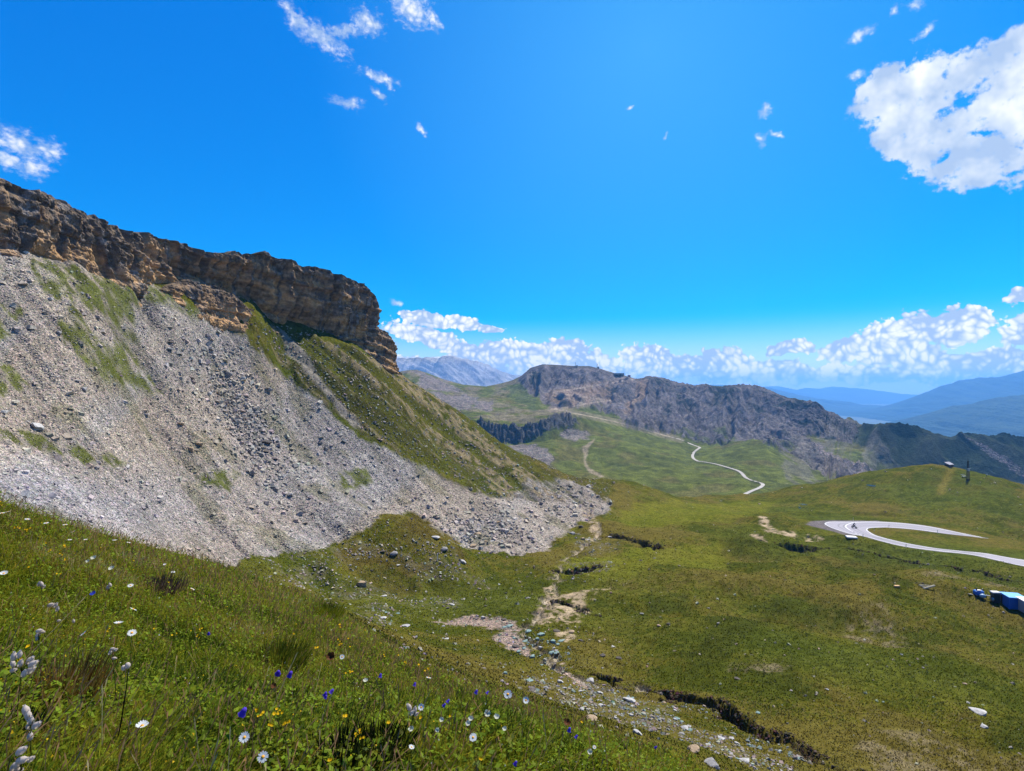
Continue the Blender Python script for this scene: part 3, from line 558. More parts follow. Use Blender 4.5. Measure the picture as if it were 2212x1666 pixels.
frk = np.clip(rkm * .5 + talus * .8 + band * .4 + blur(shaded_slope, 2) * .3, 0, 1)
farmat = terrain_mat('mountain_ground', 2.2, 1.3, 1.0)
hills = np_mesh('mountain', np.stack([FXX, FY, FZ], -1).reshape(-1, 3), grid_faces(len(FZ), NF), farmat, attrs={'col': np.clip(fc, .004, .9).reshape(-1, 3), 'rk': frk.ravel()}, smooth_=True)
tag(hills, 'grey rocky mountain ridge above the green high valley', kind='structure')

# distant ranges
def distant(name, label, crest, Y, base, depth, colr, rough, seed, sharp=1.0):
    n = 700; L = np.array(crest, float); x = np.linspace(L[0, 0], L[-1, 0], n)
    cw = np.interp(x, L[:, 0], L[:, 1]); m = 90; t = np.linspace(0, 1, m)[:, None]
    zc = (CY - cw) * K * Y + fbm2(x / 14, x * 0 + seed, 3, seed) * rough * .12; zb = base
    y = Y - depth * (1 - t) * np.ones((1, n)); z = zb + (zc - zb) * t ** (.85) * np.ones((1, n))
    xw = (x - CX) * K * Y; rr = ridge2(xw / (depth * .22) + y / depth * sharp, y / (depth * .9), 5, seed)
    fade = np.clip((1 - t) * 4, 0, 1); z = z + rr * rough * fade * (.35 + t); X = np.broadcast_to(xw, z.shape)
    yb = np.full((1, n), Y + depth * .6); y = np.concatenate([y, yb]); z = np.concatenate([z, np.full((1, n), float(base))]); X = np.concatenate([X, xw[None]])
    c = C(*colr) * (1 + .3 * fbm2(X / (depth * .1), y / (depth * .1), 4, seed + 3)[..., None])
    o = np_mesh(name, np.stack([X, y, z], -1).reshape(-1, 3), grid_faces(m + 1, n), distmat, attrs={'col': np.clip(c, .01, .9).reshape(-1, 3), 'rk': np.full(X.size, .25)}, smooth_=True)
    return tag(o, label, kind='structure')
distmat = terrain_mat('distant_ground', 20, 12, 8)
distant('mountain', 'pale rocky mountain far behind the left shoulder of the ridge', [(600,800),(700,775),(790,778),(849,774),(868,771),(880,774),(901,770),(911,774),(928,772),(947,775),(956,770),(978,769),(1000,775),(1031,781),(1052,786),(1086,802),(1126,811),(1180,822),(1300,850)], 6300, -380, 1500, (.36, .34, .32), 85, 201, 3)
distant('mountain', 'blue wooded mountainside in the middle distance at the right edge', [(1880,950),(1949,912),(1997,895),(2057,877),(2097,873),(2120,866),(2148,861),(2178,855),(2212,853),(2400,840),(2900,845)], 4300, -390, 1300, (.06, .085, .05), 45, 202)
distant('mountain', 'long blue mountain slope rising to the right edge', [(1700,980),(1843,904),(1931,880),(1982,856),(2027,837),(2070,823),(2106,817),(2125,815),(2148,816),(2166,812),(2212,800),(2400,806),(2700,815)], 7000, -390, 1800, (.05, .075, .05), 60, 203)
distant('mountain', 'faint low blue range in the gap beyond the ridge', [(1400,830),(1600,832),(1660,837),(1696,850),(1756,862),(1816,873),(1871,879),(1907,888),(2000,910),(2100,930)], 9500, -390, 1800, (.05, .075, .06), 50, 204)
distant('mountain', 'faintest farthest blue range on the horizon', [(1000,835),(1400,838),(1657,835),(1681,835),(1717,843),(1741,838),(1771,840),(1798,835),(1834,838),(1877,841),(1913,850),(1952,851),(1979,855),(2060,858),(2300,850)], 14500, -390, 2500, (.06, .08, .07), 45, 205)
b = MB(); b.box((0, 9000, -397), (30000, 22000, 6)); tag(b.build('valley_floor', simple('valley_floor', (.06, .08, .04), .9, scale=.002, bump=0)), 'hazy valley floor far below the ranges', kind='structure')

# ------------------------------------------------------------------ cliffs
def cliff(name, label, pts, nu, nv, cap, amp, seed, recess=None):
    """pts: (col_top, row_top, Ytop, col_base, row_base, Ybase)"""
    P = np.array(pts, float); k = np.linspace(0, len(P) - 1, nu); i = np.clip(k.astype(int), 0, len(P) - 2); f = (k - i)[:, None]
    A = P[i] * (1 - f) + P[i + 1] * f
    tx = (A[:, 0] - CX) * K * A[:, 2]; ty = A[:, 2]; tz = (CY - A[:, 1]) * K * A[:, 2]
    bx = (A[:, 3] - CX) * K * A[:, 5]; by = A[:, 5]; bz = (CY - A[:, 4]) * K * A[:, 5]
    t = np.linspace(-.13, 1, nv)[:, None]
    tp = np.maximum(t, 0); X = bx + (tx - bx) * tp; Y = by + (ty - by) * tp; Zc = bz + (tz - bz) * t - np.maximum(-t, 0) * 12
    mx, my = (tx + bx) / 2, (ty + by) / 2; sm_ = lambda a: np.convolve(np.pad(a, 25, 'edge'), np.ones(51) / 51, 'valid')
    gx, gy = np.gradient(sm_(mx)), np.gradient(sm_(my)); L = np.hypot(gx, gy) + 1e-6; nx, ny = gy / L, -gx / L     # faces the valley
    arc = np.concatenate([[0], np.cumsum(np.hypot(np.diff(mx), np.diff(my)))])[None] * np.ones_like(X)
    wob = fbm2(arc / 9, Zc / 14, 3, seed) * 2.2
    butt = 1 - 2 * np.abs(vnoise2((arc + wob) / 6.5, Zc / 60, seed + 1)); b2 = 1 - 2 * np.abs(vnoise2((arc + wob * .6) / 2.1, Zc / 22, seed + 2)); b2 = b2 + .6 * np.sign(vnoise2((arc + wob * .3) / .9, Zc / 5, seed + 22)) * np.abs(vnoise2((arc + wob * .3) / .9, Zc / 5, seed + 22)) ** .5
    dip = Zc + .12 * arc + fbm2(arc / 20, Zc / 20, 2, seed + 3) * 1.5
    st = vnoise2(dip / 1.25, arc / 30, seed + 4); st2 = vnoise2(dip / .42, arc / 8, seed + 5)
    d = amp * (1.25 * butt + .6 * b2 - 1.1) * np.clip(.3 + t * 4, 0, 1) - 1.0 + fbm2(arc / 24, Zc / 40, 2, seed + 30) * 2.6 * np.clip(.3 + t * 2, 0, 1) * (amp > 1) + .5 * np.sign(st) * np.abs(st) ** .4 + .16 * st2 + fbm3(X / 2.2, Y / 2.2, Zc / 3.0, 5, seed + 6, .6) * 1.0
    d += np.clip((t - .8) / .2, 0, 1) * -.6 - (1 - np.clip(t * 5, 0, 1)) * -.4
    if recess is not None: d = d + recess(A[:, 0][None] * np.ones_like(X), t * np.ones_like(X))
    endf = np.ones(nu); X = X + nx * d; Y = Y + ny * d; Zd = Zc + fbm2(arc / 2.5, arc * 0, 3, seed + 9) * .5 * np.clip(t, 0, 1) ** 3
    # plateau going back from the rim
    tc = np.linspace(0, 1, cap)[1:, None]; 
    XC = X[-1] - nx * tc * 26 + 0; YC = Y[-1] - ny * tc * 26; ZC = Zd[-1] - .06 * tc * 26 - tc ** 4 * 6 + fbm2(XC / 3, YC / 3, 3, seed + 7) * .35 * np.clip(tc * 8, 0, 1)
    X = np.concatenate([X, XC]); Y = np.concatenate([Y, YC]); Zd = np.concatenate([Zd, ZC])
    capm = np.concatenate([np.zeros((nv, 1)), np.ones((cap - 1, 1))]) * np.ones_like(X)
    AR = np.concatenate([arc, np.repeat(arc[:1], cap - 1, 0)])
    na = fbm3(X / 5, Y / 5, Zd / 3, 4, seed + 10)[..., None]; nb = fbm3(X / 1.2, Y / 1.2, Zd / .8, 3, seed + 11)[..., None]
    streak = fbm2(AR / 1.1, Zd / 9, 4, seed + 12)[..., None]; bandc = fbm2((Zd + .12 * AR) / .8, AR / 25, 3, seed + 13)[..., None]
    c = C(.30, .205, .13) * (1 + .4 * nb + .35 * bandc)
    th = np.concatenate([t * np.ones((1, nu)), np.ones((cap - 1, nu))])
    o = smooth(-.05, .4, na[..., 0] + .3 * bandc[..., 0] + .25 - .6 * th)[..., None]; c = c * (1 - o * .6) + C(.55, .33, .15) * (1 + .3 * nb) * o * .6
    g = smooth(-.05, .3, streak[..., 0] - .4 * na[..., 0] - .25 + .5 * th)[..., None]; c = c * (1 - g * .75) + C(.095, .085, .078) * (1 + .3 * nb) * g * .75
    w = smooth(.35, .6, streak[..., 0] * .6 + nb[..., 0] * .5)[..., None]; c = c * (1 - w * .4) + C(.42, .38, .36) * w * .4
    tt = np.concatenate([t * np.ones((1, nu)), np.ones((cap - 1, nu))]); topd = smooth(.72, .98, tt + .12 * na[..., 0])[..., None]
    c = c * (1.22 - topd * .55) + C(.085, .08, .072) * (1 + .3 * nb) * topd * .65
    c = c * (1 - .85 * capm[..., None]) + C(.11, .11, .03) * .85 * capm[..., None]
    ob = np_mesh(name, np.stack([X, Y, Zd], -1).reshape(-1, 3), grid_faces(X.shape[0], nu)[:, ::-1], cliffmat, attrs={'col': np.clip(c, .01, .8).reshape(-1, 3), 'rk': np.full(X.size, .12)}, smooth_=False)
    return tag(ob, label, kind='structure')
cliffmat = terrain_mat('cliff_rock', .5, .16, .14)
main = [(-700,60,56,-700,430,54),(-300,230,72,-300,500,68),(-60,352,86,-60,548,82),(0,377,90,0,556,86),(42,402,92,42,562,88),(80,408,94,70,560,90),(106,410,96,110,575,93),(161,431,100,186,594,99),(215,452,104,240,612,106),(241,461,107,296,630,110),(262,486,110,300,632,112),(317,503,116,325,622,119),(360,508,122,360,608,126),(402,516,128,400,600,132),(449,543,135,440,606,138),(508,543,142,485,618,146),(545,545,147,535,640,150),(592,546,152,575,690,155),(660,569,160,640,705,164),(720,585,168,700,722,172),(762,600,176,752,735,180),(796,613,182,790,742,186),(818,636,187,812,748,191),(826,655,194,822,754,198),(822,640,214,816,770,216),(802,640,236,800,790,238),(760,640,262,760,800,262)]
def rec(a, t): return -2.6 * np.exp(-((a - 660) / 75) ** 2) * smooth(.32, .05, t) - 1.5 * np.exp(-((a - 130) / 60) ** 2) * smooth(.5, .1, t)
cliff('cliff', 'long banded brown rock wall along the skyline', main, 1150, 210, 14, 1.25, 300, rec)
blockA = [(690,742,168,690,772,168),(712,716,172,715,762,172),(745,706,178,745,765,177),(785,704,186,790,782,184),(822,706,192,825,790,189),(845,718,195,848,794,192),(858,735,199,860,794,197),(862,760,206,862,800,206),(836,740,224,840,810,224),(815,740,244,820,830,244)]
cliff('cliff', 'stepped lower rock buttress at the end of the rock wall', blockA, 300, 120, 10, .8, 320)
blockB = [(330,628,118,332,650,117),(370,622,123,375,662,122),(400,606,128,404,660,126),(430,604,132,436,680,130),(465,612,136,470,702,135),(500,630,140,503,706,139),(530,650,143,540,702,143),(556,668,148,566,694,148),(570,690,154,575,700,154)]
cliff('cliff', 'lower orange and grey crag under the middle of the rock wall', blockB, 420, 120, 10, .7, 330)
blockC = [(800,785,186,800,800,186),(830,782,192,828,815,190),(860,790,197,855,838,194),(884,806,202,876,852,198),(893,826,206,888,860,202),(896,850,212,892,872,210)]
cliff('cliff', 'dark broken ledge below the end buttress', blockC, 200, 60, 8, .6, 340)
blockD = [(690,762,163,690,778,163),(712,760,166,706,800,164),(735,775,168,728,815,165),(752,800,168,745,835,165),(760,822,168,760,842,167)]
cliff('cliff', 'small dark crag on the turf slope under the end buttress', blockD, 160, 60, 8, .5, 350)

# ------------------------------------------------------------------ camera, sun, sky, air
cam = bpy.data.cameras.new('camera'); co = bpy.data.objects.new('camera', cam); COL.objects.link(co); scene.camera = co
cam.lens = 36 * 563 / 1024; cam.sensor_width = 36; cam.clip_end = 60000; cam.clip_start = .05
co.location = (0, 0, 0); co.rotation_euler = (R(90), 0, 0)
SAZ, SEL = R(43), R(57)
sd = Vector((math.sin(SAZ) * math.cos(SEL), math.cos(SAZ) * math.cos(SEL), math.sin(SEL)))
sl = bpy.data.lights.new('sun', 'SUN'); sl.energy = 5.0; sl.angle = R(.53); sl.color = (1, .93, .78)
so = bpy.data.objects.new('sun', sl); COL.objects.link(so); so.rotation_euler = (-sd).to_track_quat('-Z', 'Y').to_euler(); so.location = (0, 0, 200)
wd = bpy.data.worlds.new('World'); scene.world = wd; wd.use_nodes = True; t = wd.node_tree; t.nodes.clear()
wo = N(t, 'ShaderNodeOutputWorld'); bg = N(t, 'ShaderNodeBackground'); t.links.new(bg.outputs[0], wo.inputs[0])
sky = N(t, 'ShaderNodeTexSky', sky_type='NISHITA'); sky.sun_disc = False; sky.sun_elevation = SEL; sky.sun_rotation = SAZ; sky.altitude = 2400; sky.air_density = 1.0; sky.dust_density = .6; sky.ozone_density = 3.0
hs = N(t, 'ShaderNodeHueSaturation'); hs.inputs['Saturation'].default_value = 1.3; hs.inputs['Value'].default_value = 1.0
t.links.new(sky.outputs[0], hs.inputs['Color'])
ss = N(t, 'ShaderNodeSeparateColor'); t.links.new(hs.outputs[0], ss.inputs[0]); sj = N(t, 'ShaderNodeCombineColor')
t.links.new(mathn(t, 'MAXIMUM', mathn(t, 'MULTIPLY_ADD', ss.outputs[0], .5, -.95), 0.0), sj.inputs[0]); t.links.new(mathn(t, 'MULTIPLY', mathn(t, 'POWER', mathn(t, 'MULTIPLY', ss.outputs[1], .106), .74), 9.3), sj.inputs[1]); t.links.new(mathn(t, 'MULTIPLY', mathn(t, 'POWER', mathn(t, 'MULTIPLY', ss.outputs[2], .142), .5), 11.2), sj.inputs[2]); skyc = sj.outputs[0]
tc = N(t, 'ShaderNodeTexCoord'); sp = N(t, 'ShaderNodeSeparateXYZ'); t.links.new(tc.outputs['Generated'], sp.inputs[0])
az = mathn(t, 'MULTIPLY', mathn(t, 'ARCTAN2', sp.outputs[0], sp.outputs[1]), 180 / math.pi); el = mathn(t, 'MULTIPLY', mathn(t, 'ARCSINE', sp.outputs[2]), 180 / math.pi)
cb_ = N(t, 'ShaderNodeCombineXYZ'); t.links.new(az, cb_.inputs[0]); t.links.new(el, cb_.inputs[1])
def noise(scale, det, rough, off=0, src=None, sx=1):
    mp = N(t, 'ShaderNodeMapping'); mp.inputs['Location'].default_value = (off, off * .7, off * 1.3); mp.inputs['Scale'].default_value = (1, sx, 1); t.links.new(src or cb_.outputs[0], mp.inputs[0])
    n = N(t, 'ShaderNodeTexNoise'); n.inputs['Scale'].default_value = scale; n.inputs['Detail'].default_value = det; n.inputs['Roughness'].default_value = rough; t.links.new(mp.outputs[0], n.inputs['Vector']); return n
wn = noise(.45, 3, .5, 3)
wv = N(t, 'ShaderNodeVectorMath', operation='MULTIPLY_ADD'); sub = N(t, 'ShaderNodeVectorMath', operation='SUBTRACT'); sub.inputs[1].default_value = (.5, .5, .5)
t.links.new(wn.outputs['Color'], sub.inputs[0]); t.links.new(sub.outputs[0], wv.inputs[0]); wv.inputs[1].default_value = (2.2, 1.6, 0); t.links.new(cb_.outputs[0], wv.inputs[2])
def azel(wx, wy):
    s_, q = (wx - CX) * K, (CY - wy) * K; return math.degrees(math.atan(s_)), math.degrees(math.atan(q / math.sqrt(1 + s_ * s_)))
def blobs(lst, src):
    acc = None
    for wx, wy, rx, ry, rot in lst:
        a, e = azel(wx, wy); s_, q = (wx - CX) * K, (CY - wy) * K
        sx = math.degrees(rx * K) / (1 + s_ * s_); sy = math.degrees(ry * K) / math.sqrt(1 + s_ * s_) / (1 + q * q)
        mp = N(t, 'ShaderNodeMapping', vector_type='TEXTURE'); mp.inputs['Location'].default_value = (a, e, 0); mp.inputs['Rotation'].default_value = (0, 0, R(rot)); mp.inputs['Scale'].default_value = (sx, sy, 1)
        t.links.new(src, mp.inputs[0]); ln = N(t, 'ShaderNodeVectorMath', operation='LENGTH'); t.links.new(mp.outputs[0], ln.inputs[0])
        v = mathn(t, 'SUBTRACT', 1.0, ln.outputs['Value']); acc = v if acc is None else mathn(t, 'MAXIMUM', acc, v)
    return acc
big = [(2120,230,190,155,12),(1965,215,120,90,25),(2200,130,130,90,10),(2212,300,180,110,5),(2070,310,150,100,-8),(1975,260,120,110,-30),(1905,200,80,60,40),(2160,345,150,70,0),(2290,250,160,140,0)]
puffy = [
  (925,728,85,20,-14),(1000,755,55,18,-8),(1090,765,70,30,0),(1170,760,55,24,0),(1220,760,62,32,0),(1290,785,50,26,0),(1400,775,60,34,0),(1480,790,60,26,0),(1560,790,75,34,0),(1650,800,70,26,0),(1720,808,60,18,0),
  (880,790,60,22,0),(1000,790,120,22,0),(1200,795,120,22,0),(1400,805,160,18,0),(1640,815,160,16,0),
  (1800,800,36,18,0),(1815,762,50,26,5),(1900,745,70,44,25),(1970,720,60,44,35),(2060,705,70,40,10),(2110,690,50,26,0),(1980,770,80,30,0),(2050,790,90,26,0),(2150,780,80,30,10),(2200,725,50,28,5),(2240,700,60,30,0),
  (1700,752,46,14,10),(1740,745,20,16,0),(920,690,60,17,-6),(985,697,50,15,-5),(1060,710,30,9,-5),(1880,810,200,20,0),(2100,815,180,20,0),(2205,640,44,18,5)]
wisp = [(690,80,75,30,-22),(640,40,55,20,-30),(745,70,60,22,15),(800,50,40,34,-20),(890,20,55,45,-15),(935,40,30,22,-30),(815,165,48,15,-12),(830,180,26,12,-40),(750,222,40,17,-5),(815,208,26,10,-35),(910,280,18,9,-40),
  (40,310,75,36,-14),(110,325,45,30,-10),(20,350,70,22,-20),(80,360,35,20,0),(1857,78,36,15,12),(1985,5,26,20,0),(1938,25,12,18,0),(1655,238,20,17,0),(1642,300,17,26,10),(1672,290,22,9,-30),(1860,160,22,17,30),(1838,235,17,12,-20),(855,655,14,9,0),(840,710,28,10,0),(1990,70,30,13,20),(1440,298,8,8,0),(1365,232,10,6,0),(850,740,16,9,0)]
fB = blobs(big, wv.outputs[0]); fP = blobs(puffy, wv.outputs[0]); fW = blobs(wisp, wv.outputs[0])
bil = N(t, 'ShaderNodeTexVoronoi', feature='F1'); bil.inputs['Scale'].default_value = 1.9; t.links.new(wv.outputs[0], bil.inputs['Vector'])
nz = noise(.9, 6, .62, 12); nz2 = noise(.3, 3, .5, 40); nzs = noise(1.5, 6, .68, 77, None, 1.6)
wd.cycles.sampling_method = 'MANUAL'; wd.cycles.sample_map_resolution = 256
billow = mathn(t, 'SUBTRACT', .55, bil.outputs['Distance'])
dp = mathn(t, 'ADD', mathn(t, 'MULTIPLY', fP, 1.35), mathn(t, 'MULTIPLY_ADD', nz.outputs[0], 1.4, -.6)); dp = mathn(t, 'MULTIPLY_ADD', mathn(t, 'SUBTRACT', nzs.outputs[0], .5), .8, dp); dp = mathn(t, 'MULTIPLY_ADD', billow, .42, dp)
db = mathn(t, 'ADD', mathn(t, 'MULTIPLY', mathn(t, 'MINIMUM', fB, .33), 1.9), mathn(t, 'MULTIPLY_ADD', nz.outputs[0], 1.9, -.95)); hole = blobs([(2085,215,95,26,28),(2130,290,60,16,-12),(2040,340,36,16,30),(2190,370,50,14,10)], wv.outputs[0]); db = mathn(t, 'MULTIPLY_ADD', mathn(t, 'MAXIMUM', hole, 0.0), -.75, db); db = mathn(t, 'MULTIPLY_ADD', mathn(t, 'SUBTRACT', nzs.outputs[0], .5), .5, db)
aB = N(t, 'ShaderNodeMapRange', interpolation_type='SMOOTHSTEP'); aB.inputs['From Min'].default_value = .0; aB.inputs['From Max'].default_value = .5; t.links.new(db, aB.inputs['Value'])
aP = N(t, 'ShaderNodeMapRange', interpolation_type='SMOOTHSTEP'); aP.inputs['From Min'].default_value = .0; aP.inputs['From Max'].default_value = .17; t.links.new(dp, aP.inputs['Value'])
dw = mathn(t, 'ADD', mathn(t, 'MULTIPLY', fW, 1.1), mathn(t, 'MULTIPLY_ADD', nzs.outputs[0], 2.3, -1.42))
aW = N(t, 'ShaderNodeMapRange', interpolation_type='SMOOTHSTEP'); aW.inputs['From Min'].default_value = -.4; aW.inputs['From Max'].default_value = 1.0; aW.inputs['To Max'].default_value = .85; t.links.new(dw, aW.inputs['Value'])
aA = mathn(t, 'MAXIMUM', mathn(t, 'MAXIMUM', aP.outputs[0], aB.outputs[0]), aW.outputs[0])
veil = mathn(t, 'MULTIPLY', blobs([(1400,100,750,800,0)], cb_.outputs[0]), .30, clamp=True)
shade = ramp(t, mathn(t, 'ADD', mathn(t, 'MULTIPLY', nz2.outputs[0], .9), mathn(t, 'MULTIPLY', billow, mathn(t, 'MULTIPLY_ADD', aB.outputs[0], -.55, .6))), [(.36, (.45, .60, .86)), (.54, (.82, .90, 1.0)), (.66, (1.12, 1.12, 1.12))])
cl = N(t, 'ShaderNodeVectorMath', operation='SCALE'); t.links.new(shade, cl.inputs[0]); cl.inputs['Scale'].default_value = 9.8
base = mixc(t, 'MIX', veil, skyc, (2.0, 7.6, 11.9))
hzb = N(t, 'ShaderNodeMapRange', interpolation_type='SMOOTHSTEP'); hzb.inputs['From Min'].default_value = 7.0; hzb.inputs['From Max'].default_value = -1.0; hzb.inputs['To Max'].default_value = 1.0; t.links.new(el, hzb.inputs['Value'])
base = mixc(t, 'MIX', hzb.outputs[0], base, (8.6, 9.8, 11.5))
fin = mixc(t, 'MIX', aA, base, cl.outputs[0])
t.links.new(fin, bg.inputs[0]); bg.inputs[1].default_value = .0575
HAZE = True
if HAZE:
    b = MB(); b.box((0, 8050, -96), (26000, 16500, 616)); hz = b.build('haze', None) if False else None
    me = bpy.data.meshes.new('haze'); me.from_pydata([tuple(v) for v in b.v], [], b.f); me.update(); hm = bpy.data.materials.new('haze'); hm.use_nodes = True; ht = hm.node_tree; ht.nodes.clear()
    ho = N(ht, 'ShaderNodeOutputMaterial'); pv = N(ht, 'ShaderNodeVolumePrincipled'); pv.inputs['Color'].default_value = (.16, .46, 1.0, 1); pv.inputs['Density'].default_value = 1.0e-4; pv.inputs['Anisotropy'].default_value = .35
    ht.links.new(pv.outputs[0], ho.inputs['Volume']); me.materials.append(hm); hz = bpy.data.objects.new('haze', me); COL.objects.link(hz); tag(hz, 'blue summer haze filling the air over the valleys', kind='stuff')
scene.view_settings.view_transform = 'Standard'; scene.view_settings.look = 'None'; scene.view_settings.gamma = 1; scene.view_settings.exposure = .85
scene.cycles.use_denoising = True; scene.cycles.max_bounces = 6; scene.cycles.volume_bounces = 1; scene.cycles.diffuse_bounces = 3; scene.cycles.transparent_max_bounces = 8
scene.cycles.use_adaptive_sampling = True; scene.cycles.adaptive_threshold = .02
#OBJECTS

# ------------------------------------------------------------------ scattering on the near ground
dW = np.zeros(WX.shape); dW[:-1] = np.clip(NEAR.W[:-1] - NEAR.W[1:], 0, 6)
vis = np.minimum.accumulate(NEAR.W, axis=0); seen = NEAR.W <= vis + 6
inframe = ((WX > -120) & (WX < 2330)).astype(float)
def sample(mask, n, world=.05):
    area = np.gradient(YY, axis=0) * YY
    p = mask * inframe * (dW * seen + world * dW.mean() * area / area.mean()); p = p.ravel() / p.sum()
    idx = rng.choice(p.size, n, p=p); j, i = idx // NC, idx % NC
    fi = rng.random(n); fj = rng.random(n); i2 = np.minimum(i + 1, NC - 1); j2 = np.minimum(j + 1, NR - 1)
    def L(A): return (A[j, i] * (1 - fi) + A[j, i2] * fi) * (1 - fj) + (A[j2, i] * (1 - fi) + A[j2, i2] * fi) * fj
    wx = L(WX); y = L(YY); return np.stack([(wx - CX) * K * y, y, L(Z)], 1), wx, y, CY - L(Z) / y / K, (j, i)
# loose stones, far too many to count
def rotm(n, tilt=.5):
    a = rng.random(n) * 2 * np.pi; b = rng.normal(0, tilt, n); c = rng.normal(0, tilt, n)
    ca, sa, cb2, sb, cc, sc_ = np.cos(a), np.sin(a), np.cos(b), np.sin(b), np.cos(c), np.sin(c)
    Rz = np.zeros((n, 3, 3)); Rz[:, 0, 0] = ca; Rz[:, 0, 1] = -sa; Rz[:, 1, 0] = sa; Rz[:, 1, 1] = ca; Rz[:, 2, 2] = 1
    Rx = np.zeros((n, 3, 3)); Rx[:, 0, 0] = 1; Rx[:, 1, 1] = cb2; Rx[:, 1, 2] = -sb; Rx[:, 2, 1] = sb; Rx[:, 2, 2] = cb2
    Ry = np.zeros((n, 3, 3)); Ry[:, 0, 0] = cc; Ry[:, 0, 2] = sc_; Ry[:, 1, 1] = 1; Ry[:, 2, 0] = -sc_; Ry[:, 2, 2] = cc
    return Rz @ Rx @ Ry
def stones(name, label, mask, n, smin, smax, pw, basecol, world=.05, lift=.15, tint=.0, dist=.55):
    P, wx, y, wy, (j, i) = sample(mask, n, world)
    s_ = smin * (smax / smin) ** (rng.random(n) ** pw) * (y / 100) ** dist
    q = np.array([(x, yy, z) for z in (-1, 1) for yy in (-1, 1) for x in (-1, 1)], float)
    B = q[None] * (1 + rng.uniform(-.38, .2, (n, 8, 3))); B[:, 4:, :2] *= rng.uniform(.45, .95, (n, 1, 1))
    B = B * (s_[:, None, None] * np.stack([np.ones(n), rng.uniform(.55, 1, n), rng.uniform(.28, .7, n)], 1)[:, None, :] * .5)
    B = np.einsum('nij,nkj->nki', rotm(n, .38), B) + P[:, None, :] + np.array([0, 0, 1]) * (s_ * lift)[:, None, None]
    f = np.array([[0, 2, 3, 1], [4, 5, 7, 6], [0, 1, 5, 4], [2, 6, 7, 3], [0, 4, 6, 2], [1, 3, 7, 5]])
    Fc = (np.arange(n)[:, None, None] * 8 + f[None]).reshape(-1, 4)
    c = basecol(j, i) * rng.uniform(.68, 1.32, (n, 1)) * (1 + rng.normal(0, .04, (n, 3)))
    c = np.repeat(np.clip(c, .02, .75), 8, 0)
    o = np_mesh(name, B.reshape(-1, 3), Fc, stonemat, attrs={'col': c}); return tag(o, label, kind='stuff')
stonemat = rock_mat('loose_stone', .8, True)
sccol = lambda j, i: sc[j, i] * 1.12
blocky = .12 + 2.5 * np.exp(-((WX - 520 - (WY0 - 900) * .55) / 70) ** 2 - ((WY0 - 900) / 130) ** 2) + 3 * np.exp(-((WX - 1040) / 90) ** 2 - ((WY0 - 1140) / 40) ** 2) + 1.5 * np.exp(-((WX - 1240) / 60) ** 2 - ((WY0 - 1090) / 40) ** 2)
scm = np.clip(scree, 0, 1) * (YY > 24)
stones('scree_stones', 'small loose grey and tan stones covering the scree slope', scm * (1 - onroadb), 110000, .08, .34, 3.0, sccol)
stones('scree_blocks', 'coarser broken blocks in the middle and toe of the scree', scm * blocky, 2100, .45, 1.25, 2.4, sccol, .02, .2)
turf = (1 - np.clip(scree, 0, 1)) * (1 - meadow) * (1 - onroadb) * (1 - blur(shoulder, 2))
pale = lambda j, i: np.array([.34, .31, .26]) + rng.normal(0, .03, (len(j), 3))
stonyw = np.clip(blur(stony, 3) * 1.0 + .10 * smooth(1500, 1000, WX) + .03 + .9 * blur(spur, 2) + 1.2 * blur(gravel, 1), 0, 2)
stones('turf_stones', 'small pale stones strewn over the turf and rubble strips', turf * stonyw, 15000, .10, .6, 2.8, pale, .03, .1, dist=.7)
teal = lambda j, i: np.where(rng.random((len(j), 1)) < .55, np.array([.25, .30, .275]), np.array([.33, .30, .25]))
stones('stream_stones', 'small grey green stones along the stream bed and gully banks', blur(S_([[(1085,1372),(1180,1372),(1250,1410),(1240,1440),(1160,1420),(1095,1400)], [(1130,1455),(1350,1500),(1560,1590),(1620,1625),(1500,1610),(1300,1535),(1140,1485)], [(1400,1500),(1520,1535),(1640,1580),(1760,1640),(1740,1650),(1600,1590),(1480,1545)]], PX, PY), 2) * turf * smooth(0, .6, fbm2(XX / 2.6, YY / 2.6, 3, 460)), 420, .14, .62, 2.6, teal, .02, .15)

soil = lambda j, i: np.array([.085, .06, .04]) + rng.normal(0, .012, (len(j), 3))
stones('soil_clods', 'dark crumbling soil clods in the eroded gully banks', blur(gul, 3) * (blur(gul, 6) > .03) * (1 - onroadb), 2600, .12, .55, 2.0, soil, .02, .1, dist=.8)

# turf tufts, middle distance
def tufts(mask, n):
    P, wx, y, wy, (j, i) = sample(mask, n, .03); w = .045 * (y / 40) ** .75 * rng.uniform(.6, 1.5, n); h = .06 * (y / 40) ** .6 * rng.uniform(.5, 1.7, n)
    a = rng.random(n) * np.pi; dx, dy = np.cos(a), np.sin(a) * .5; lx, ly = rng.normal(0, .5, n), rng.normal(0, .5, n)
    v = np.stack([P + np.stack([-dx * w, -dy * w, -.02 + 0 * w], 1), P + np.stack([dx * w, dy * w, -.02 + 0 * w], 1), P + np.stack([dx * w * .5 + lx * h, dy * w * .5 + ly * h, h], 1), P + np.stack([-dx * w * .5 + lx * h, -dy * w * .5 + ly * h, h * .9], 1)], 1)
    c = col[j, i] * rng.uniform(.84, 1.2, (n, 1)) * (1 + rng.normal(0, .04, (n, 3)))
    dark = rng.random(n) < .035; c[dark] *= .5; c = np.repeat(np.clip(c, .006, .5), 4, 0)
    o = np_mesh('turf_tufts', v.reshape(-1, 3), np.arange(n * 4).reshape(-1, 4), leafm, attrs={'col': c}); tag(o, 'short olive turf tufts covering the slopes beyond the meadow', kind='stuff')
leafm = leaf_mat('leaf', .45)
tufts(turf * (1 - np.clip(blur(gul, 3) * 3, 0, 1)) * (YY > 5) * (1 - .7 * np.clip(blur(stony + gravel + erode, 2), 0, 1)) * smooth(260, 50, YY), 130000)

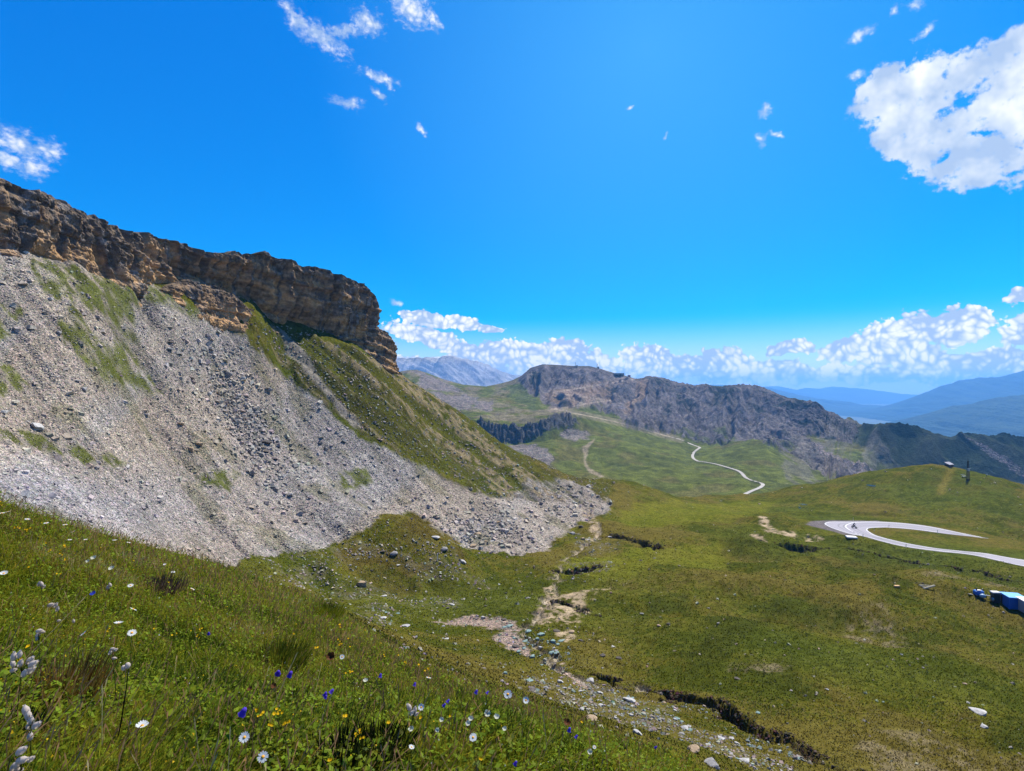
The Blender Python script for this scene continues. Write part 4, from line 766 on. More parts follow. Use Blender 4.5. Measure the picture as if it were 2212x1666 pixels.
# foreground meadow: grass blades, leaves, dry stalks
def meadow_cols(P, n):
    x, y = P[:, 0], P[:, 1]; a = fbm2(x / .9, y / .9, 3, 400); b_ = fbm2(x / .28, y / .28, 2, 401); r = rng.random(n)
    g1 = np.array([.165, .225, .012]); g2 = np.array([.33, .335, .018]); ol = np.array([.42, .35, .035]); st = np.array([.55, .44, .20]); dk_ = np.array([.03, .06, .007]); ru = np.array([.26, .14, .045])
    far = smooth(4, 12, y)
    k = r + .45 * a + .25 * b_ + .2 * far + .25 * fbm2(x / 2.5, y / 2.5, 2, 403)
    c = np.where((k < .22)[:, None], dk_, np.where((k < .56)[:, None], g1, np.where((k < .86)[:, None], g2, np.where((k < 1.13)[:, None], ol, np.where((k < 1.3)[:, None], ru, st)))))
    return c * rng.uniform(.6, 1.45, (n, 1))
def blades(n, mask, lmin, lmax, wmin, name, label, coltype=0):
    P, wx, y, wy, _ = sample(mask, n, .12)
    cl = .45 + .55 * np.clip(1.3 * fbm2(P[:, 0] / .6, P[:, 1] / .6, 3, 410), -1, 1)
    L = rng.uniform(lmin, lmax, n) * (.55 + .75 * cl); w = np.maximum(wmin * rng.uniform(.6, 1.4, n), .00075 * y)
    a = rng.random(n) * 2 * np.pi; fx_, fy_ = np.cos(a), np.sin(a)
    wind = .22; lean = rng.uniform(.15, 1.5, n) ** 1.2; ld = rng.random(n) * 2 * np.pi; lx = np.cos(ld) * lean + wind; ly = np.sin(ld) * lean + .05
    nrm = np.sqrt(lx ** 2 + ly ** 2 + 1); lx, ly, lz = lx / nrm, ly / nrm, 1 / nrm
    up = np.array([0, 0, 1.]); m1 = P + np.stack([lx * .35, ly * .35, .35 + 0 * L + .15 * lz], 1) * L[:, None] * .9
    tip = P + np.stack([lx, ly, lz], 1) * L[:, None]; W_ = np.stack([fx_ * w, fy_ * w, 0 * w], 1) * .5
    v = np.stack([P - W_ - up * .03, P + W_ - up * .03, m1 - W_ * .85, m1 + W_ * .85, tip], 1); b_ = np.arange(n)[:, None] * 5
    c = np.repeat(np.clip(meadow_cols(P, n), .003, .6), 5, 0)
    o = np_mesh(name, v.reshape(-1, 3), [b_ + np.array([0, 1, 3, 2]), b_ + np.array([2, 3, 4])], leafm, attrs={'col': c}); tag(o, label, kind='stuff'); return o
mm = meadow * (YY > 1.05)
blades(330000, mm, .045, .15, .0045, 'meadow_grass', 'dense green and olive grass of the sloping flower meadow')
def leaves(n, mask, lmin, lmax, name, label):
    P, wx, y, wy, _ = sample(mask, n, .12); n_ = n
    L = rng.uniform(lmin, lmax, n) * np.maximum(1, y / 5); a = rng.random(n) * 2 * np.pi; el_ = rng.uniform(-.2, .9, n); P = P + np.stack([0 * L, 0 * L, rng.uniform(.01, .11, n)], 1)
    d = np.stack([np.cos(a) * np.cos(el_), np.sin(a) * np.cos(el_), np.sin(el_)], 1); s2 = np.stack([-np.sin(a), np.cos(a), rng.uniform(-.5, .5, n)], 1) * .28
    v = np.stack([P, P + (d * .5 + s2) * L[:, None], P + d * L[:, None], P + (d * .5 - s2) * L[:, None]], 1)
    c = np.array([.12, .20, .015]) * rng.uniform(.35, 1.7, (n, 1)) + np.array([.10, .06, 0]) * rng.random((n, 1)); c = np.repeat(c, 4, 0)
    o = np_mesh(name, v.reshape(-1, 3), np.arange(n * 4).reshape(-1, 4), leafm, attrs={'col': c}); tag(o, label, kind='stuff')
leaves(95000, mm * smooth(16, 7, YY), .012, .036, 'meadow_leaves', 'small broad green leaves filling the meadow between the blades')
def stalks(n, mask, name, label, colr, hh):
    P, wx, y, wy, _ = sample(mask, n, .1); h = rng.uniform(hh * .6, hh * 1.2, n); w = np.maximum(.0011, .0003 * y); l = rng.normal(0, .45, (n, 2)) + np.array([.12, 0])
    tip = P + np.stack([l[:, 0] * h, l[:, 1] * h, h], 1); W_ = np.stack([w, 0 * w, 0 * w], 1); hw = np.stack([np.maximum(.005, .0011 * y), 0 * w, 0 * w], 1) * .5; d = (tip - P) / h[:, None]
    hb = tip - d * .035 * np.maximum(1, y[:, None] / 5); hm_ = tip - d * .015 * np.maximum(1, y[:, None] / 5)
    v = np.stack([P - W_, P + W_, hb + W_, hb - W_, hm_ - hw, hm_ + hw, tip], 1); b_ = np.arange(n)[:, None] * 7
    c = np.repeat(np.array(colr) * rng.uniform(.5, 1.4, (n, 1)), 7, 0)
    o = np_mesh(name, v.reshape(-1, 3), [b_ + np.array([0, 1, 2, 3]), b_ + np.array([3, 2, 5, 4]), b_ + np.array([4, 5, 6])], leafm, attrs={'col': np.clip(c, .003, .7)}); tag(o, label, kind='stuff')
stalks(5200, mm * (smooth(5, 9, YY) + .12), 'grass_seed_heads', 'reddish brown grass seed heads along the meadow crest', (.34, .20, .10), .18)
stalks(160, mm * smooth(8, 3, YY), 'dry_stalks', 'thin straw coloured dry stalks in the near meadow', (.42, .36, .18), .25)

def blossoms(n, mask, colr, name, label, sz):
    P, wx, y, wy, _ = sample(mask, n, .1); r = np.maximum(sz, .0011 * y) * rng.uniform(.6, 1.3, n); P = P + np.stack([0 * y, 0 * y, rng.uniform(.07, .15, n)], 1); v = []
    a0 = rng.random(n) * 6; tl = rng.normal(0, .5, (n, 2))
    for k in range(6): a = a0 + k * math.pi / 3; rr = r * (1 if k % 2 else .55); v.append(P + np.stack([np.cos(a) * rr, np.sin(a) * rr, (tl[:, 0] * np.cos(a) + (tl[:, 1] + .4) * np.sin(a)) * rr], 1))
    o = np_mesh(name, np.stack(v, 1).reshape(-1, 3), np.arange(n * 6).reshape(-1, 6), leafm, attrs={'col': np.repeat(np.array(colr) * rng.uniform(.7, 1.2, (n, 1)), 6, 0)}); tag(o, label, kind='stuff')
blossoms(850, mm * smooth(-.2, .4, fbm2(XX / 1.3, YY / 1.3, 3, 470)), (.85, .55, .02), 'tiny_yellow_blossoms', 'tiny yellow blossoms sprinkled through the meadow', .0035)
blossoms(380, mm * smooth(-.2, .4, fbm2(XX / 1.5, YY / 1.5, 3, 471)), (.75, .76, .7), 'tiny_white_blossoms', 'tiny white blossoms sprinkled through the meadow', .0035)

# ------------------------------------------------------------------ boulders
import bmesh
def boulder_mesh(name, seed, flat, mat, sub=3):
    r = np.random.default_rng(seed); bm = bmesh.new(); bmesh.ops.create_icosphere(bm, subdivisions=sub, radius=1)
    nrm = r.normal(size=(13, 3)); nrm /= np.linalg.norm(nrm, axis=1)[:, None]; dd = r.uniform(.55, .95, 13)
    nrm = np.vstack([nrm, [[0, 0, 1], [0, 0, -1]]]); dd = np.append(dd, [.6, .7])
    for v in bm.verts:
        u = np.array(v.co); q = nrm @ u; rr = min([d_ / q_ for d_, q_ in zip(dd, q) if q_ > .05] + [1.15]); p = u * rr
        p += fbm3(np.array([p[0] * 2.5]), np.array([p[1] * 2.5]), np.array([p[2] * 2.5]), 3, seed)[0] * .06 * u
        v.co = (p[0] * .5, p[1] * .42, p[2] * .5 * flat)
    me = bpy.data.meshes.new(name); bm.to_mesh(me); bm.free(); me.materials.append(mat); return me
BM = {'grey': rock_mat('boulder_grey', 1.2, False, (.30, .29, .29)), 'tan': rock_mat('boulder_tan', 1.2, False, (.40, .30, .20)), 'dark': rock_mat('boulder_dark', 1.2, False, (.12, .105, .095)),
      'pale': rock_mat('boulder_pale', 1.2, False, (.50, .49, .48)), 'teal': rock_mat('boulder_teal', 1.2, False, (.24, .34, .33)), 'pink': rock_mat('boulder_pink', 1.2, False, (.48, .34, .29))}
BL = {k: [boulder_mesh('boulder', 500 + i * 7 + ord(k[0]), f, m) for i, f in enumerate((.75, .5, .9, .35))] for k, m in BM.items()}
def boulder(wx, wy, w, kind, label=None, group=None, shape=None, ymin=20, flat=1.0, tilt=.15):
    p = NEAR.hit(wx, wy, ymin); size = w * K * p.y; me = BL[kind][random.randrange(4) if shape is None else shape]
    o = bpy.data.objects.new('boulder', me); COL.objects.link(o); o.location = (p.x, p.y, p.z + size * .1)
    o.scale = (size * 1.1, size * random.uniform(.8, 1.15), size * flat * random.uniform(.75, 1.05)); o.rotation_euler = (random.uniform(-tilt, tilt), random.uniform(-tilt, tilt), random.uniform(-.5, .5))
    return tag(o, label or 'angular %s block strewn among others' % kind, 'boulder', group)
NOTED = [(78,924,30,'pale','largest pale flat-topped boulder low on the left scree above the meadow'), (6,892,20,'pale','pale boulder on the scree cut by the left edge'), (366,755,19,'pale','pale block alone high on the scree under the rock wall'), (368,742,16,'dark','dark block just above the pale one high on the scree'),
 (493,810,19,'grey','wide grey slab in the upper middle of the scree'), (525,818,13,'pale','small pale block right of the wide grey slab'), (451,852,17,'pale','long pale slab below the dark blocks of the upper scree'), (436,862,14,'grey','tilted grey block beneath the long pale slab'), (580,843,15,'grey','grey block on the fine scree right of the middle'),
 (413,818,15,'dark','dark broken block on the upper scree'), (576,958,22,'dark','large dark block in the coarse middle of the scree'), (573,976,20,'dark','dark block directly below the large dark one'), (430,961,18,'tan','tan block, upper of a pair on the tan scree'), (413,973,17,'tan','tan slab, lower of a pair on the tan scree'), (391,917,14,'tan','lone rusty tan block on the middle scree'),
 (167,824,17,'pale','pale slab in the left scree beside the grass tongue'), (182,843,17,'grey','grey slab below the pale one in the left scree'), (108,648,17,'pale','bright white slab near the top of the left scree'), (127,721,17,'grey','grey slab left of the long grass tongue'), (516,950,14,'dark','small dark block left of the large dark one'), (624,950,12,'grey','grey block among coarse scree stones'),
 (1236,1153,16,'grey','grey flat-topped boulder on turf beside the upper stream'), (1256,1139,11,'dark','dark boulder behind the flat-topped one by the stream'), (1259,1166,12,'tan','tan stone in front of the upper stream bend'), (1271,1167,12,'pale','pale tilted stone at the upper stream bend'), (1317,1161,14,'pale','pale block at the end of the eroded bank'), (1144,1161,14,'grey','grey boulder at the outer toe of the scree'),
 (1021,1182,20,'tan','large brown boulder at the foot of the block field'), (1033,1158,20,'tan','brown boulder upslope of the block field foot'), (941,1163,20,'pale','flat pale slab on the crest of the grassy mound'), (959,1187,14,'grey','grey block on the shoulder of the grassy mound'), (1000,1216,16,'pale','thin pale slab on the dark side of the grassy mound'),
 (830,1289,14,'pale','pale grey upright block in the hollow before the mound'), (850,1197,16,'grey','grey block on top of the mound'), (827,1192,12,'dark','dark block on top of the mound'), (781,1266,26,'tan','broad brown boulder in the hollow below the mound'), (968,1314,9,'dark','small dark stone on the turf flat'), (977,1307,11,'pale','pale stone beside the small dark one on the turf flat'),
 (1093,1282,8,'dark','dark stone on bright turf left of the stream'), (1049,1310,9,'dark','dark stone on the turf below the stream bend'), (1044,1336,13,'pale','pale stone on the pink gravel bar'), (1090,1340,13,'dark','dark stone at the upper end of the pink gravel bar'), (1100,1354,17,'teal','large blue-green boulder at the end of the gravel bar'), (1089,1356,11,'teal','smaller blue-green boulder leaning on the large one by the gravel bar'),
 (1141,1366,16,'teal','tall dark green boulder above the stream pool of blocks'), (1168,1373,19,'teal','broad blue-green boulder with a pale top right of the stream'), (1203,1364,15,'dark','dark boulder on the bare earth right of the stream'), (1236,1365,14,'tan','small orange boulder on the bare earth'), (1194,1389,17,'teal','blue-green block at the right of the stream cluster'), (1212,1386,16,'teal','dark teal boulder ending the stream cluster'),
 (1115,1398,15,'dark','dark blocks pair at the left of the stream cluster'), (1139,1385,12,'teal','pale green block inside the stream cluster'), (1151,1396,15,'teal','bright blue-green block in the centre of the stream cluster'), (1168,1401,13,'pale','pale block low in the stream cluster'), (1191,1411,14,'teal','teal block at the lower edge of the stream cluster'), (1203,1411,13,'teal','blue block beside the teal one at the lower cluster edge'), (1150,1421,13,'teal','flat green slab below the stream cluster'),
 (1325,1398,11,'pale','pale stone on the open turf right of the stream'), (1337,1423,12,'dark','dark stone on the open turf right of the stream'), (1303,1417,13,'dark','dark flat stone on turf near the lower stream'), (1386,1326,9,'grey','small grey stone alone on the right-hand turf'), (1255,1385,11,'dark','dark lump on turf right of the teal boulder'), (965,1381,10,'pale','small white stone on the near slope'), (877,1354,19,'pale','flat pale slab on the near slope edge'),
 (828,1336,16,'pale','pale slab at the meadow edge'), (833,1324,9,'teal','left small turquoise stone beyond the meadow edge'), (860,1326,9,'teal','right small turquoise stone beyond the meadow edge'), (1091,1456,12,'teal','turquoise stone above the near stony slope'), (1143,1472,17,'teal','turquoise block with pale lichen on the near slope'), (1210,1475,16,'pale','pale green-grey stone in the middle of the near slope'), (1277,1474,19,'pale','large pale block by the gully bank'),
 (1296,1499,15,'pale','pale stone below the large pale block'), (1361,1515,26,'pale','long pale slab beside the gully'), (1497,1624,34,'tan','wide lichen-covered brown slab at the meadow rim'), (1537,1655,38,'grey','low rock outcrop breaking through the turf at the bottom edge'), (1610,1646,30,'pale','tilted blue-grey slab standing in the turf near the bottom'), (2116,1541,40,'pale','big white slab lying on the lower right slope'), (2127,1572,15,'pale','small white stone below the big white slab'), (2085,1478,10,'pink','pinkish stone on the right slope'),
 (1559,1597,20,'pale','round white boulder below the gully mouth'), (1481,1576,18,'pale','pale rounded stone left of the white boulder'), (1637,1541,11,'teal','turquoise stone at the rim of the dark gully'), (1787,1490,8,'pale','white pebble on the wide right slope'), (1423,1353,10,'pink','pinkish stone on the brow of the right slope'), (1444,1349,9,'dark','dark stone beside the pinkish one on the brow'), (1593,1467,13,'dark','dark reddish rock below the mound crest'), (1376,1586,24,'pale','flat pale green slab near the meadow rim'), (1277,1556,30,'tan','long low brown rock at the meadow rim'), (955,838,0,'pale',''),]
for e in NOTED:
    if e[2] > 0: boulder(e[0], e[1], e[2], e[3], e[4], None, None, 5 if e[1] > 1540 and e[0] < 1600 else 20)
def boulders_rand(mask, n, wmin, wmax, kinds, label, group, ymin=20):
    P, wx, y, wy, _ = sample(mask, n, 0)
    for k in range(n): kd = random.choice(kinds); boulder(float(wx[k]), float(wy[k]), wmin + (wmax - wmin) * random.random() ** 2.2, kd, label, group, None, ymin)
boulders_rand(scm * (blocky > 1.6), 90, 6, 13, ['grey', 'grey', 'pale', 'pale', 'tan'], 'angular block, one of many in the coarse parts of the scree', 'blocks in the coarse parts of the scree')
boulders_rand(turf * (WX > 560) * (WX < 1150) * (WY0 > 1190) * (WY0 < 1360), 26, 5, 10, ['pale', 'grey', 'dark'], 'small stone on the turf around the grassy mound', 'stones on the turf around the mound')
boulders_rand(turf * (WX > 1120) * (WX < 1700) * (WY0 > 1440) * blur(stony, 4), 46, 6, 15, ['pale', 'teal', 'pale', 'tan', 'grey'], 'pale or greenish stone on the near stony slope by the gully', 'stones on the near slope by the gully')
boulders_rand(blur(S_([[(1100,1380),(1200,1385),(1225,1415),(1160,1418),(1110,1402)]], WX, WY0), 1), 24, 6, 12, ['teal', 'teal', 'pale', 'dark'], 'blue-green stone packed in the stream cluster', 'stones packed in the stream cluster')

# ------------------------------------------------------------------ flowers of the foreground meadow
M_petal = leaf_mat('white_petal', .35, False, (.80, .84, .86)); M_disc = simple('yellow_disc', (.85, .38, .01), .7, scale=200); M_stem = leaf_mat('stem_green', .2, False, (.06, .08, .015)); M_yel = leaf_mat('yellow_petal', .35, False, (.9, .55, .01))
M_blue = leaf_mat('violet_bell', .45, False, (.16, .09, .75)); M_calyx = leaf_mat('pale_calyx', .45, False, (.80, .70, .62)); M_brown = leaf_mat('brown_head', .2, False, (.12, .05, .02)); M_dark = leaf_mat('dark_stem', .1, False, (.018, .02, .008)); M_cream = leaf_mat('cream_petal', .4, False, (.72, .74, .60)); M_blueg = leaf_mat('blue_gentian', .3, False, (.03, .06, .6))
def ground_at(wx, Y):
    ci = (wx - wxs[0]) / (wxs[1] - wxs[0]); c = int(min(max(ci, 0), NC - 2)); return float(np.interp(Y, Ys, NEAR.Z[:, c]))
def head_pos(wx, wy, h, ymax=20):
    q = (CY - wy) * K; s_ = (wx - CX) * K
    for Y in np.exp(np.linspace(math.log(1.1), math.log(ymax), 500)):
        if q * Y - ground_at(wx, Y) <= h: break
    return Vector((s_ * Y, Y, q * Y)), Vector((s_ * Y, Y, ground_at(wx, Y)))
def petal_mesh(np_, r0, r1, w, cup, droop=0):
    mb = MB()
    for k in range(np_):
        a = 2 * math.pi * k / np_ + random.uniform(-.08, .08); L = r1 * random.uniform(.9, 1.05); d = Vector((math.cos(a), math.sin(a), 0)); s_ = Vector((-math.sin(a), math.cos(a), 0)) * w
        z = lambda r: Vector((0, 0, cup * (r / r1) ** 1.5 * r1))
        rows = [(r0, .5), ((r0 + L) * .55, 1), (L * .93, .85), (L, .35)]; vs = []
        for r, ww in rows: vs += [d * r - s_ * ww + z(r), d * r + s_ * ww + z(r)]
        mb.add(vs, [(0, 1, 3, 2), (2, 3, 5, 4), (4, 5, 7, 6)])
    return mb
def stem_to(base, top, r, mat, parent, name='stem', bend=None):
    b_ = bend if bend is not None else Vector((random.uniform(-.02, .02), 0, 0)); mid = base.lerp(top, .5) + b_
    MB().tube([base - Vector((0, 0, .02)), mid, top], [r, r * .85, r * .7], 5).build(name, mat, parent, True)
def daisy(wx, wy, size, label, tilt=(.5, 0), h=.27, cup=.1, n=None):
    hp, gp = head_pos(wx, wy, h); root = empty('daisy', gp); tag(root, label, 'daisy', 'white daisies in the meadow'); r = size * .8 * K * hp.y / 2; r = min(max(r, .010), .028)
    top = hp - gp; stem_to(Vector((random.uniform(-.03, .03), random.uniform(-.02, .02), 0)), top, max(.0013, .0004 * hp.y), M_stem, root)
    rot = Matrix.Rotation(tilt[0], 4, 'X') @ Matrix.Rotation(tilt[1], 4, 'Y') @ Matrix.Rotation(random.uniform(0, 6), 4, 'Z')
    p = petal_mesh(n or random.randint(13, 18), r * .25, r, r * .15, cup).build('petals', M_petal, root); p.matrix_local = Matrix.Translation(top) @ rot
    d = MB().ball((0, 0, r * .03), (r * .3, r * .3, r * .17), 12, 6).build('disc', M_disc, root, True); d.matrix_local = Matrix.Translation(top) @ rot
    return root
for e in [(528,1593,28,'daisy facing the viewer in the lower middle, petals fanned upward',(.75,.1)), (568,1635,30,'daisy nearest the bottom edge, fully open',(.8,.1)), (307,1568,32,'daisy seen from the side with its petals spread flat',(.05,.1)), (285,1367,28,'open daisy with orange disc left of centre, lower of a close group',(.45,.35)),
          (256,1347,28,'flat pale daisy seen edge-on above the orange-centred one',(-.15,0)), (288,1316,22,'half closed pale daisy turned away',(-.5,.4)), (282,1265,20,'cream daisy below the dark brown weed patch',(.3,.2)), (416,1273,18,'bluish white daisy on a long dark stem',(-.4,.5)), (182,1369,20,'ragged daisy beside a yellow flower',(.3,-.7)),
          (739,1419,16,'small daisy in front of the turf edge, right of the tall grass tuft',(.8,.3)), (1097,1500,24,'tallest daisy in the right of the meadow on a long bare stem',(.75,-.1)), (1136,1513,18,'daisy just right of the tallest one',(.8,.1)), (910,1528,18,'daisy beside the pinkish bladder heads',(.8,0)), (1022,1593,22,'daisy with petals raised like a cup',(.6,0)), (889,1614,14,'half open small daisy near the lower middle',(.2,.3)),
          (278,1172,15,'pale blue daisy near the meadow crest',(-.2,.3)), (248,1168,13,'upper of two flat daisies near the crest',(-.1,0)), (374,1236,10,'small white daisy below the crest, right',(.2,.2)), (59,1122,13,'flat daisy near the left crest',(0,.2)), (100,1130,12,'white daisy near the left crest, right of the flat one',(.1,0)), (4,1109,14,'daisy at the left picture edge below the crest',(0,0)), (17,1106,14,'daisy next to the left edge',(0,-.2)), (8,1239,18,'blurred white daisy at the left edge',(.3,.3)),
          (158,1149,14,'tilted daisy under the yellow cluster near the crest',(.1,-.4)), (151,1166,10,'small daisy on the left upper meadow',(0,.1)), (185,1166,10,'small daisy right of its twin on the upper meadow',(0,0)), (141,1134,17,'pinkish flat daisy near the crest',(0,0)), (926,1464,15,'pale daisy with drooping petals at the meadow rim',(-.3,.2)), (1284,1614,10,'small white daisy in the right corner of the meadow',(.5,0)), (356,1220,8,'tiny white daisy near the middle of the crest',(.3,0))]:
    daisy(*e, cup=random.choice([.05, .15, .35]), h=random.uniform(.22, .32) if e[1] > 1300 else random.uniform(.15, .22))
def bell(wx, wy, size, label, h=.2, group='violet bellflowers in the meadow'):
    hp, gp = head_pos(wx, wy, h); root = empty('bellflower', gp); tag(root, label, 'bellflower', group); r = max(size * .66 * K * hp.y / 2, .005); top = hp - gp
    stem_to(Vector((0, 0, 0)), top + Vector((0, 0, r * 1.3)), max(.001, .0003 * hp.y), M_stem, root)
    mb = MB(); n = 10; prof = [(0, 1.25), (.55, 1.1), (.78, .5), (.85, 0), (.95, -.6), (1.2, -1.15)]; vs = []; fs = []
    for k, (rr, z) in enumerate(prof):
        for i in range(n): a = 2 * math.pi * i / n; q = rr * r * (1 + (.12 if i % 2 and k == 5 else 0)); vs.append(Vector((q * math.cos(a), q * math.sin(a), z * r * (1.08 if (i % 2 and k == 5) else 1))))
    for k in range(5):
        for i in range(n): j = (i + 1) % n; fs.append((k * n + i, k * n + j, k * n + n + j, k * n + n + i))
    mb.add(vs, fs); o = mb.build('bell', M_blue, root, True); o.matrix_local = Matrix.Translation(top) @ Matrix.Rotation(random.uniform(.2, .8), 4, 'Y') @ Matrix.Rotation(random.uniform(-.5, .5), 4, 'X')
for e in [(526,1537,21,'largest violet bellflower, above the two bottom daisies'), (601,1453,15,'violet bellflower, left of a pair under the dark tuft'), (627,1456,15,'violet bellflower, right of a pair under the dark tuft'), (717,1493,12,'deep violet bellflower, upper right of a close pair'), (703,1499,11,'violet bellflower, lower left of a close pair'), (704,1505,9,'small violet bell hanging under the close pair'),
          (822,1459,10,'violet bellflower left of the meadow rim'), (896,1478,9,'violet bellflower near the meadow rim'), (1029,1494,10,'double violet bellflower left of the tallest daisy'), (1053,1496,8,'small violet bellflower beside the tallest daisy'), (968,1514,9,'violet bellflower, upper of two left of the tallest daisy'), (960,1523,9,'violet bellflower, lower of two left of the tallest daisy'), (1230,1576,11,'violet bellflower, upper one in the right meadow corner'), (1245,1591,9,'violet bellflower, lower one in the right meadow corner'), (1417,1614,7,'last violet bellflower towards the right'), (1114,1648,11,'violet bellflower by the bottom edge'), (451,1368,8,'pale lilac bellflower beside the yellow cluster')]: bell(*e)
def gentian(wx, wy, size, label):
    hp, gp = head_pos(wx, wy, .1); root = empty('gentian', gp); tag(root, label, 'gentian'); top = hp - gp; r = size * K * hp.y / 2; stem_to(Vector(), top, .0012, M_stem, root)
    p = petal_mesh(5, 0, r, r * .4, .3).build('petals', M_blueg, root); p.matrix_local = Matrix.Translation(top) @ Matrix.Rotation(.6, 4, 'X')
gentian(201, 1282, 12, 'single deep blue star-shaped gentian in the left meadow')
ycl = [(4,1087,12,4),(40,1143,16,5),(60,1144,14,4),(100,1173,9,1),(109,1190,9,2),(136,1178,10,2),(130,1193,16,4),(162,1195,8,1),(144,1208,10,2),(66,1225,10,2),(128,1237,14,2),(231,1358,14,3),(183,1378,10,2),(378,1368,10,2),(428,1367,26,7),(333,1358,6,1),(365,1258,8,1),(61,1397,9,2),(732,1355,14,4),(745,1388,26,8),(683,1398,9,2),(635,1369,7,1),(219,1440,9,1),(747,1454,9,1),(44,1423,10,2),(683,1399,8,2),(832,1417,9,2),(861,1415,8,1),(876,1428,12,3),(901,1437,9,2),(922,1447,10,3),(760,1454,12,3),(912,1550,10,2),(970,1548,8,2),(746,1545,10,2),(1258,1557,9,2),(780,1590,26,6),(560,1537,20,5),(600,1537,20,5),(620,1560,18,5),(1040,1640,8,2),(590,1565,16,4),(840,1560,7,2),(715,1640,10,2)]
yloc = ['at the left edge of the crest', 'below the left crest', 'in the upper left meadow', 'near the middle crest', 'left of the centre', 'in the middle of the meadow', 'right of the tall tuft', 'towards the meadow rim', 'near the bottom edge']
for k, (wx, wy, sz, n) in enumerate(ycl):
    hp, gp = head_pos(wx, wy, .17 if wy < 1300 else .2); root = empty('yellow_flower', gp); where = ('at the left picture edge' if wx < 50 else 'in the upper left of the meadow' if wy < 1250 else 'left of the meadow centre' if wx < 500 else 'around the tall grass tuft' if wx < 790 else 'near the meadow rim')
    tag(root, ('cluster of %s small yellow flowers %s' % (['', 'one', 'two', 'three', 'four', 'five', 'six', 'seven', 'eight'][n], where)) if n > 1 else 'single small yellow flower %s' % where, 'yellow flower', 'yellow flowers in the meadow')
    r = sz * K * hp.y / 2; top = hp - gp
    for i in range(n):
        o_ = Vector((random.uniform(-1, 1) * r, random.uniform(-.5, .5) * r, random.uniform(-.8, .8) * r)) if n > 1 else Vector(); pr = max(.0055, .0016 * hp.y) * random.uniform(.8, 1.2)
        stem_to(Vector((o_.x * .3, 0, 0)), top + o_, max(.0008, .00025 * hp.y), M_stem, root)
        p = petal_mesh(8, 0, pr, pr * .34, .3).build('petals', M_yel, root); p.matrix_local = Matrix.Translation(top + o_) @ Matrix.Rotation(random.uniform(.3, .9), 4, 'X') @ Matrix.Rotation(random.uniform(-.4, .4), 4, 'Y')
def campion(heads, label, h=.28):
    hp0, gp = head_pos(heads[0][0], heads[0][1], h); root = empty('bladder_campion', gp); tag(root, label, 'bladder campion', 'bladder campions in the meadow'); Y = hp0.y
    cx = sum(a[0] for a in heads) / len(heads); stem_top = Vector(((cx - CX) * K * Y, Y, hp0.z - .03)) - gp; stem_to(Vector((0, 0, 0)), stem_top, .0018, M_stem, root)
    for (wx, wy, L, ang) in heads:
        Yh = Y + random.uniform(-.02, .02); p = Vector(((wx - CX) * K * Yh, Yh, (CY - wy) * K * Yh)) - gp; r = L * K * Yh / 2
        stem_to(stem_top, p, .0009, M_stem, root, bend=Vector((0, 0, .01)))
        mb = MB(); n = 10; vs = []; fs = []; prof = [(.12, -1.0), (.55, -.75), (.72, -.2), (.68, .3), (.42, .72), (.22, .92), (.32, 1.05)]
        for kk, (rr, z) in enumerate(prof):
            for i in range(n): a = 2 * math.pi * i / n; q = rr * r * .8 * (1 + .05 * (i % 2)); vs.append(Vector((q * math.cos(a), q * math.sin(a), z * r)))
        for kk in range(6):
            for i in range(n): j = (i + 1) % n; fs.append((kk * n + i, kk * n + j, kk * n + n + j, kk * n + n + i))
        fs.append(tuple(range(n - 1, -1, -1))); mb.add(vs, fs); o = mb.build('calyx', M_calyx, root, True); o.matrix_local = Matrix.Translation(p) @ Matrix.Rotation(ang, 4, 'Y')
campion([(30,1418,20,.1),(42,1414,18,.3),(28,1434,16,-.3),(44,1433,18,.4),(29,1448,15,1.2),(65,1427,22,.7),(72,1434,22,1.0),(66,1448,24,.9),(52,1455,18,.4)], 'big cluster of inflated white flower bladders at the left edge')
campion([(56,1535,24,-.3),(61,1546,22,-.1),(66,1557,20,.3),(66,1565,24,.6),(79,1567,22,.8),(65,1591,20,.1)], 'column of white bladders below the big cluster', .24)
campion([(46,1622,26,.9),(48,1642,26,1.3),(67,1640,18,.9),(32,1656,26,.6),(40,1664,20,1.3)], 'lowest white bladders in the bottom left corner', .2)
campion([(85,1363,15,1.3),(82,1372,14,.7),(91,1365,12,1.5),(80,1380,10,.3)], 'pinkish bladder heads above the big cluster'); campion([(110,1307,15,1.2),(120,1308,13,.6),(124,1316,12,.4),(127,1341,9,1.2),(159,1342,9,0)], 'tan bladder heads in the left meadow'); campion([(84,1262,11,.3),(90,1262,12,-.3),(94,1268,10,.8)], 'small pale bladders below the upper yellow flowers')
campion([(243,1402,11,1.3),(250,1404,10,1.0),(238,1410,12,.4),(247,1422,10,1.5)], 'dry tan bladder heads in the near left meadow'); campion([(884,1528,17,-.4),(896,1534,16,.2),(890,1540,14,.6),(899,1543,12,.9)], 'pinkish bladder heads beside a daisy in the middle right'); campion([(233,1269,12,.5),(238,1264,10,-.3)], 'creamy bladder pair above the blue gentian')
def small_white(wx, wy, sz, label, mat=M_cream, name='white_flower', cat='white flower', h=.2):
    hp, gp = head_pos(wx, wy, h); root = empty(name, gp); tag(root, label, cat); r = sz * K * hp.y / 2; top = hp - gp; stem_to(Vector(), top, max(.0008, .0003 * hp.y), M_stem, root)
    p = petal_mesh(6, 0, r, r * .42, .6).build('petals', mat, root); p.matrix_local = Matrix.Translation(top) @ Matrix.Rotation(random.uniform(.3, 1), 4, 'X')
